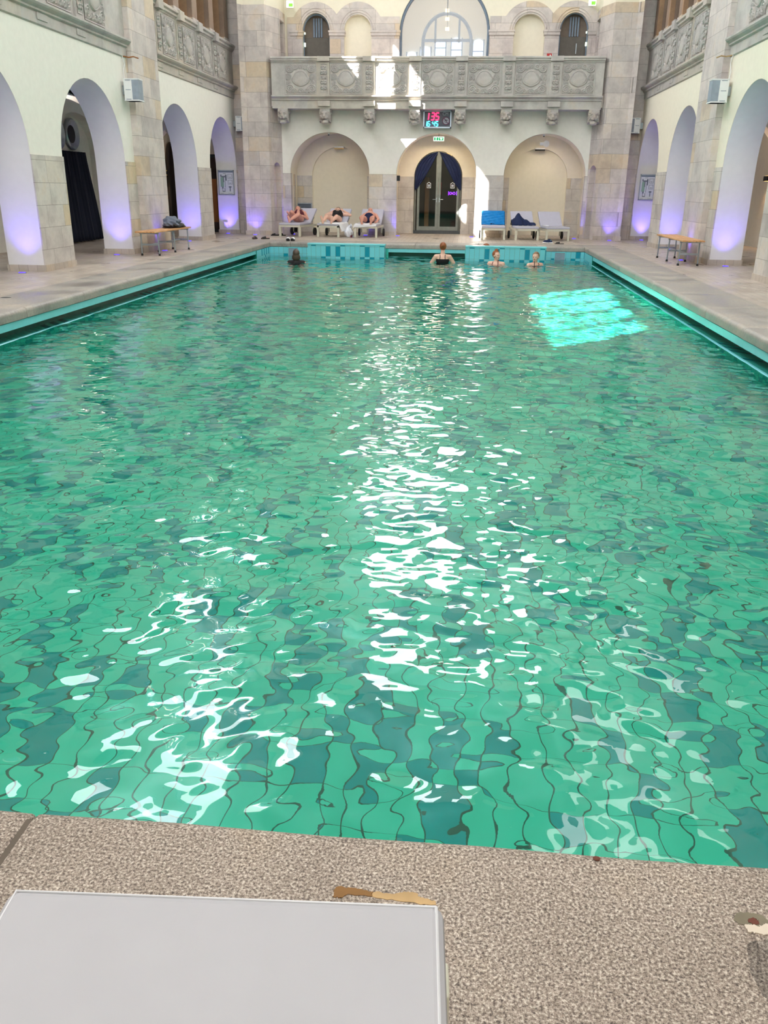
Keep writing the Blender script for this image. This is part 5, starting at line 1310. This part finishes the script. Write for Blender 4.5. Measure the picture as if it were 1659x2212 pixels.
def person(label, pel, neck, fwd, shoulders, arms, legs, head_c, head_u, head_f, skin, female=False, belly=0.0, hair=None, suit=None, group=None, k=1.0):
    t = empty('person', tuple(pel)); tag(t, label, 'person', group)
    pel, neck = Vector(pel), Vector(neck); U = (neck - pel); Lt = U.length; T = frame3(U, fwd); R_, F_, U_ = T.col[0], T.col[1], T.col[2]
    mb = MB()
    mb.ell(pel + U_ * .03 * k, .165 * k, .12 * k, .13 * k, T); mb.ell(pel + U_ * Lt * .42 + F_ * belly * .4, (.135 + belly * .4) * k, (.10 + belly) * k, .17 * k, T)
    mb.ell(pel + U_ * Lt * .74, .158 * k, .108 * k, .15 * k, T); mb.ell(pel + U_ * Lt * .90, (.15 if female else .17) * k, .075 * k, .07 * k, T)
    if female:
        for s in (-1, 1): mb.ell(pel + U_ * Lt * .70 + F_ * .085 * k + R_ * s * .075 * k, .062 * k, .055 * k, .062 * k, T)
    for s, (S_, E_, W_, hd, hn) in zip((-1, 1), arms):
        S_ = Vector(S_); limb(mb, S_, E_, .052 * k, .038 * k, .08); limb(mb, E_, W_, .040 * k, .026 * k, .06)
        limb(mb, pel + U_ * Lt * .9 + R_ * s * .06, S_, .06 * k, .055 * k)
        hand(mb, W_, hd, hn, s)
    for s, (H_, K_, A_, ft) in zip((-1, 1), legs):
        limb(mb, H_, K_, .088 * k, .055 * k, .05); limb(mb, K_, A_, .056 * k, .034 * k, .14)
        A_ = Vector(A_); ft = Vector(ft).normalized(); sh = (A_ - Vector(K_)).normalized()
        heel = A_ + sh * .035 - ft * .03; mb.ell(heel, .034, .034, .036)
        toe = A_ + sh * .035 + ft * .15; F3 = frame3(-sh, ft)
        mb.tube([heel, A_ + sh * .025 + ft * .06, toe - ft * .03, toe], [.032, .036, .034, .02], 12)
        rr = F3.col[0]
        for q in range(5): mb.ell(toe + rr * (q - 2) * .017 + ft * (.012 - .004 * abs(q - 1)), .011, .011, .011)
    hc = Vector(head_c); H3 = frame3(head_u, head_f); hr, hf, hu = H3.col[0], H3.col[1], H3.col[2]
    mb.tube([neck - U_ * .04, neck + (hc - neck) * .4, hc - hu * .05 - hf * .01], [.062 * k, .052 * k, .05 * k], 14)
    mb.ell(hc + hu * .02 - hf * .01, .074, .092, .088, H3); mb.ell(hc - hu * .05 + hf * .028, .054, .058, .058, H3)
    mb.ell(hc - hu * .09 + hf * .062, .022, .018, .018, H3)
    mb.tube([hc + hf * .078 + hu * .012, hc + hf * .098 - hu * .018, hc + hf * .082 - hu * .03], [.009, .014, .012], 8)
    for s in (-1, 1):
        mb.ell(hc + hr * s * .074 - hu * .01 - hf * .008, .01, .02, .03, H3); mb.ell(hc + hr * s * .03 + hf * .074 + hu * .022, .022, .01, .009, H3)
        mb.ell(hc + hr * s * .036 + hf * .062 - hu * .022, .022, .02, .018, H3)
    body = mb.build('body', skin, t)
    eval_mods(body, [('REMESH', dict(mode='VOXEL', voxel_size=.0075)), ('SMOOTH', dict(factor=.5, iterations=3))])
    for s in (-1, 1):
        MB().ell(hc + hr * s * .03 + hf * .081 + hu * .004, .011, .006, .006, H3, 10, 6).build('eye', M['eye'], t)
    MB().ell(hc + hf * .083 - hu * .052, .022, .008, .007, H3, 12, 6).build('mouth', M['lip'], t)
    if hair:
        hm, kind = hair; hb = MB()
        def hfn(p):      # a cap that leaves the face free
            q = p.copy(); 
            lim = .30 if kind != 'bald' else -.2
            if q.y > lim and q.z < .62: q *= .86
            return q
        if kind != 'bald':
            hb.ell(hc + hu * .026 - hf * .017, .083, .098, .095, H3, 32, 22, hfn)
        else:
            hb.ell(hc + hu * .0 - hf * .03, .082, .075, .06, H3, 28, 16)
        if kind in ('bun', 'knot'):
            c_ = hc + (hu * .115 - hf * .01 if kind == 'bun' else hu * .04 - hf * .12)
            r = .042 if kind == 'bun' else .03
            hb.ell(c_, r, r, r * .9, None, 16, 12, lambda p: p * (1 + .15 * math.sin(9 * p.x + 7 * p.y + 4 * p.z))); hb.tube([hc + hu * .08 - hf * .04, c_], [.03, .02], 10)
        if kind == 'long':
            hb.ell(hc - hu * .045 - hf * .045, .095, .058, .105, H3, 28, 18, lambda p: Vector((p.x * (1.0 - .35 * p.z), p.y, p.z)))
        if kind == 'bob':
            for s in (-1, 1): hb.ell(hc + hr * s * .07 - hu * .03 - hf * .02, .026, .06, .085, H3, 16, 12)
        if kind == 'curly':
            for q in range(26):
                a_ = q * 2.4; e = .1 + .85 * (q / 26)
                hb.ell(hc - hf * .015 + hr * .082 * math.cos(a_) * math.sqrt(1 - (e - .3) ** 2) + hu * (.10 * e - .01) - hf * .085 * abs(math.sin(a_)) * .8, .026, .026, .026, None, 8, 6)
        hb.build('hair', hm, t, smooth=True)
    me = body.data; wp = [Vector(v.co) + pel for v in me.vertices]
    bvh = BVHTree.FromPolygons(wp, [tuple(p.vertices) for p in me.polygons])
    def local(p):
        d = p - pel; return d.dot(R_), d.dot(F_), d.dot(U_) / Lt
    if suit:
        pred, mat, nm_ = suit
        segs = [(Vector(a[0]), Vector(a[1])) for a in arms] + [(Vector(a[1]), Vector(a[2])) for a in arms]
        def near_arm(p):
            for a_, b_ in segs:
                d = b_ - a_; q = max(.12, min(1, (p - a_).dot(d) / d.length_squared)); 
                if (a_ + d * q - p).length < .062: return True
            return False
        mbs = MB(); idx = {}
        nrm = [v.normal.copy() for v in me.vertices]
        sel = [p for p in me.polygons if pred(*local(sum((wp[i] for i in p.vertices), Vector()) / len(p.vertices))) and not near_arm(sum((wp[i] for i in p.vertices), Vector()) / len(p.vertices))]
        vs = []; fs = []
        for p in sel:
            f = []
            for i in p.vertices:
                if i not in idx: idx[i] = len(vs); vs.append(wp[i] + nrm[i] * .005)
                f.append(idx[i])
            fs.append(tuple(f))
        if vs:
            mbs.add(vs, fs); o = mbs.build(nm_, mat, t, smooth=True, fix=False)
            md = o.modifiers.new('solid', 'SOLIDIFY'); md.thickness = .004; md.offset = -1
    def strap(path, mat, r=.006, nm_='strap'):
        pts = []
        for u, f, h in path:
            p = pel + R_ * u + F_ * f + U_ * h * Lt; q, n, _, _ = bvh.find_nearest(p)
            pts.append(q + (n * .003 if n else Vector()))
        MB().tube(pts, r, 8).build(nm_, mat, t, smooth=True)
    return t, strap
def strap_path(s, back=False, top=.78, x0=.085, x1=.075):
    return [(s * x0, (.16 if f > 0 else -.16), h) if abs(f) > .5 else (s * x1, f * .2, h) for f, h in ((1, top), (1, top + .08), (1, top + .16), (.4, 1.06), (-.4, 1.06), (-1, top + .16), (-1, top + .08), (-1, top))]
one_piece = lambda u, f, h: h < .78 and h > -.35 and abs(u) < .2 and not (h < .02 and abs(u) > .07 + .22 * (h + .35))

def swimmer(label, x, y, zs, yaw, skin, hair, suitmat, strapmat, head_turn=0.0, hu=(0, 0, 1), dz=.20, arms_out=.5, suit=one_piece, sx0=.085, tl=.48):
    """standing in the water with the shoulders at height zs"""
    Rz = Matrix.Rotation(yaw, 3, 'Z'); W_ = lambda a, b, c: Vector((x, y, 0)) + Rz @ Vector((a, b, c))
    neck = W_(0, 0, zs + .03); pel = W_(0, -.02, zs + .03 - tl)
    arms = [(W_(s * .165, 0, zs - .02), W_(s * (.22 + .13 * arms_out), .05, zs - .27), W_(s * (.24 + .2 * arms_out), .24, zs - .34), Rz @ Vector((0, 1, -.1)), Rz @ Vector((0, 0, -1))) for s in (-1, 1)]
    zb = -1.64
    legs = [(W_(s * .09, -.02, pel.z - .03), W_(s * .11, .05, (pel.z + zb) / 2 + .03), W_(s * .11, -.01, zb + .08), Rz @ Vector((s * .2, 1, 0))) for s in (-1, 1)]
    Rh = Matrix.Rotation(yaw + head_turn, 3, 'Z')
    hcen = neck + Vector((0, 0, dz - .03)) + Rz @ Vector((0, .015, 0))
    t, strap = person(label, pel, neck, Rz @ Vector((0, 1, 0)), None, arms, legs, hcen, Rh @ Vector(hu), Rh @ Vector((0, 1, 0)), skin, True, 0, hair, (suit, suitmat, 'swimsuit'))
    if strapmat:
        for s in (-1, 1): strap(strap_path(s, x0=sx0, x1=sx0 - .01), strapmat, .008)
    return t
swimmer('bather standing with back turned, auburn hair tied up, thin black straps', 4.615, 21.35, -.17, 0, M['skin'], (M['hair_red'], 'knot'), M['blk'], M['blk'], dz=.20, arms_out=.9)
swimmer('bather neck-deep at left with wet brown hair and black top, seen from behind', 1.15, 20.6, -.315, .1, M['skin'], (M['hair_wet'], 'long'), M['blk'], M['blk'], dz=.175, arms_out=1.2, suit=lambda u, f, h: -.35 < h < 1.02 and abs(u) < .3)
swimmer('bather with reddish topknot and dark red straps before the right tiled block', 5.91, 21.2, -.30, PI - .35, M['skin'], (M['hair_red'], 'bun'), M['burg'], M['burg'], head_turn=1.15, dz=.175, hu=(.0, .05, 1))
swimmer('smiling bather with ash-blond hair tied back, nearest the right pool wall', 6.83, 21.15, -.31, PI + .45, M['skin'], (M['hair_ash'], 'knot'), M['blk'], M['blk'], head_turn=-1.0 + .15, dz=.17, hu=(.0, .1, 1))
swimmer('bather hidden behind the right tiled block with only auburn hair showing', 5.68, 22.63, -.245, PI / 2, M['skin'], (M['hair_red'], 'knot'), M['blk'], None, dz=.19, arms_out=.0)

# three people lying on the loungers ------------------------------------------
# 1: crossed legs, burgundy straps
t, strap = person('person with grey hair lying on the leftmost lounger, legs crossed, burgundy swimsuit', (.17, 26.10, .475), (.14, 26.50, .66), (0, -.25, 1), None,
    [((.01, 26.42, .64), (-.12, 26.22, .56), (-.06, 26.02, .60), (.3, -1, .2), (0, 0, -1)), ((.30, 26.44, .62), (.42, 26.24, .47), (.30, 26.08, .56), (-1, -.3, .1), (0, 0, -1))],
    [((.09, 26.08, .47), (.03, 25.80, .66), (-.02, 25.88, .60 - .02), (-.5, -.4, .75)), ((.26, 26.08, .47), (.24, 25.72, .60), (.03, 25.52, .45), (-.25, -.1, 1))],
    (.06, 26.60, .715), (-.1, .55, .85), (-.1, -.85, .5), M['skinr'], False, .05, (M['hair_grey'], 'curly'), (lambda u, f, h: -.1 < h < .55 and abs(u) < .2 and f > -.02 and abs(u) > .06 * (1 - h), M['burg'], 'swimsuit'), 'people resting on the loungers')
for s in (-1, 1): strap([(s * .06, .2, .5), (s * .08, .2, .65), (s * .09, .2, .8), (s * .10, .1, .95), (s * .09, .0, 1.05)], M['burg'], .014)
# 2: black swimsuit, elbows out
t, strap = person('bather with dark hair in black swimsuit lying on the second lounger, hands behind head', (1.31, 26.10, .48), (1.31, 26.48, .63), (0, -.35, 1), None,
    [((1.15, 26.44, .60), (.95, 26.40, .57), (1.17, 26.60, .70), (1, .2, .1), (0, -1, 0)), ((1.47, 26.44, .60), (1.69, 26.40, .58), (1.45, 26.60, .70), (-1, .2, .1), (0, -1, 0))],
    [((1.22, 26.08, .47), (1.07, 25.72, .55), (1.02, 25.40, .44), (-.25, -.25, 1)), ((1.40, 26.08, .47), (1.37, 25.74, .56), (1.28, 25.40, .44), (.1, -.25, 1))],
    (1.29, 26.585, .69), (0, .5, .87), (0, -.87, .5), M['skin'], True, .03, (M['hair_dark'], 'bob'), (lambda u, f, h: -.3 < h < .84 and abs(u) < .21 and not (h < .02 and abs(u) > .06 + .3 * (h + .3)), M['blk'], 'swimsuit'), 'people resting on the loungers')
# 3: navy briefs, one arm beside the body
t, strap = person('person in navy briefs lying on the third lounger with soles toward the pool', (2.28, 26.08, .48), (2.28, 26.46, .63), (0, -.35, 1), None,
    [((2.11, 26.42, .59), (2.02, 26.18, .50), (2.10, 25.98, .50), (.2, -1, 0), (0, 0, -1)), ((2.45, 26.42, .59), (2.55, 26.18, .49), (2.52, 25.93, .43), (-.1, -1, -.1), (0, 0, -1))],
    [((2.19, 26.05, .47), (2.12, 25.72, .56), (2.15, 25.38, .44), (-.2, -.25, 1)), ((2.37, 26.05, .47), (2.44, 25.72, .55), (2.42, 25.38, .44), (.2, -.25, 1))],
    (2.27, 26.565, .69), (0, .5, .87), (0, -.87, .5), M['skinr'], False, .05, (M['hair_grey'], 'bald'), (lambda u, f, h: -.3 < h < .26 and abs(u) < .21, M['navyb'], 'briefs'), 'people resting on the loungers')
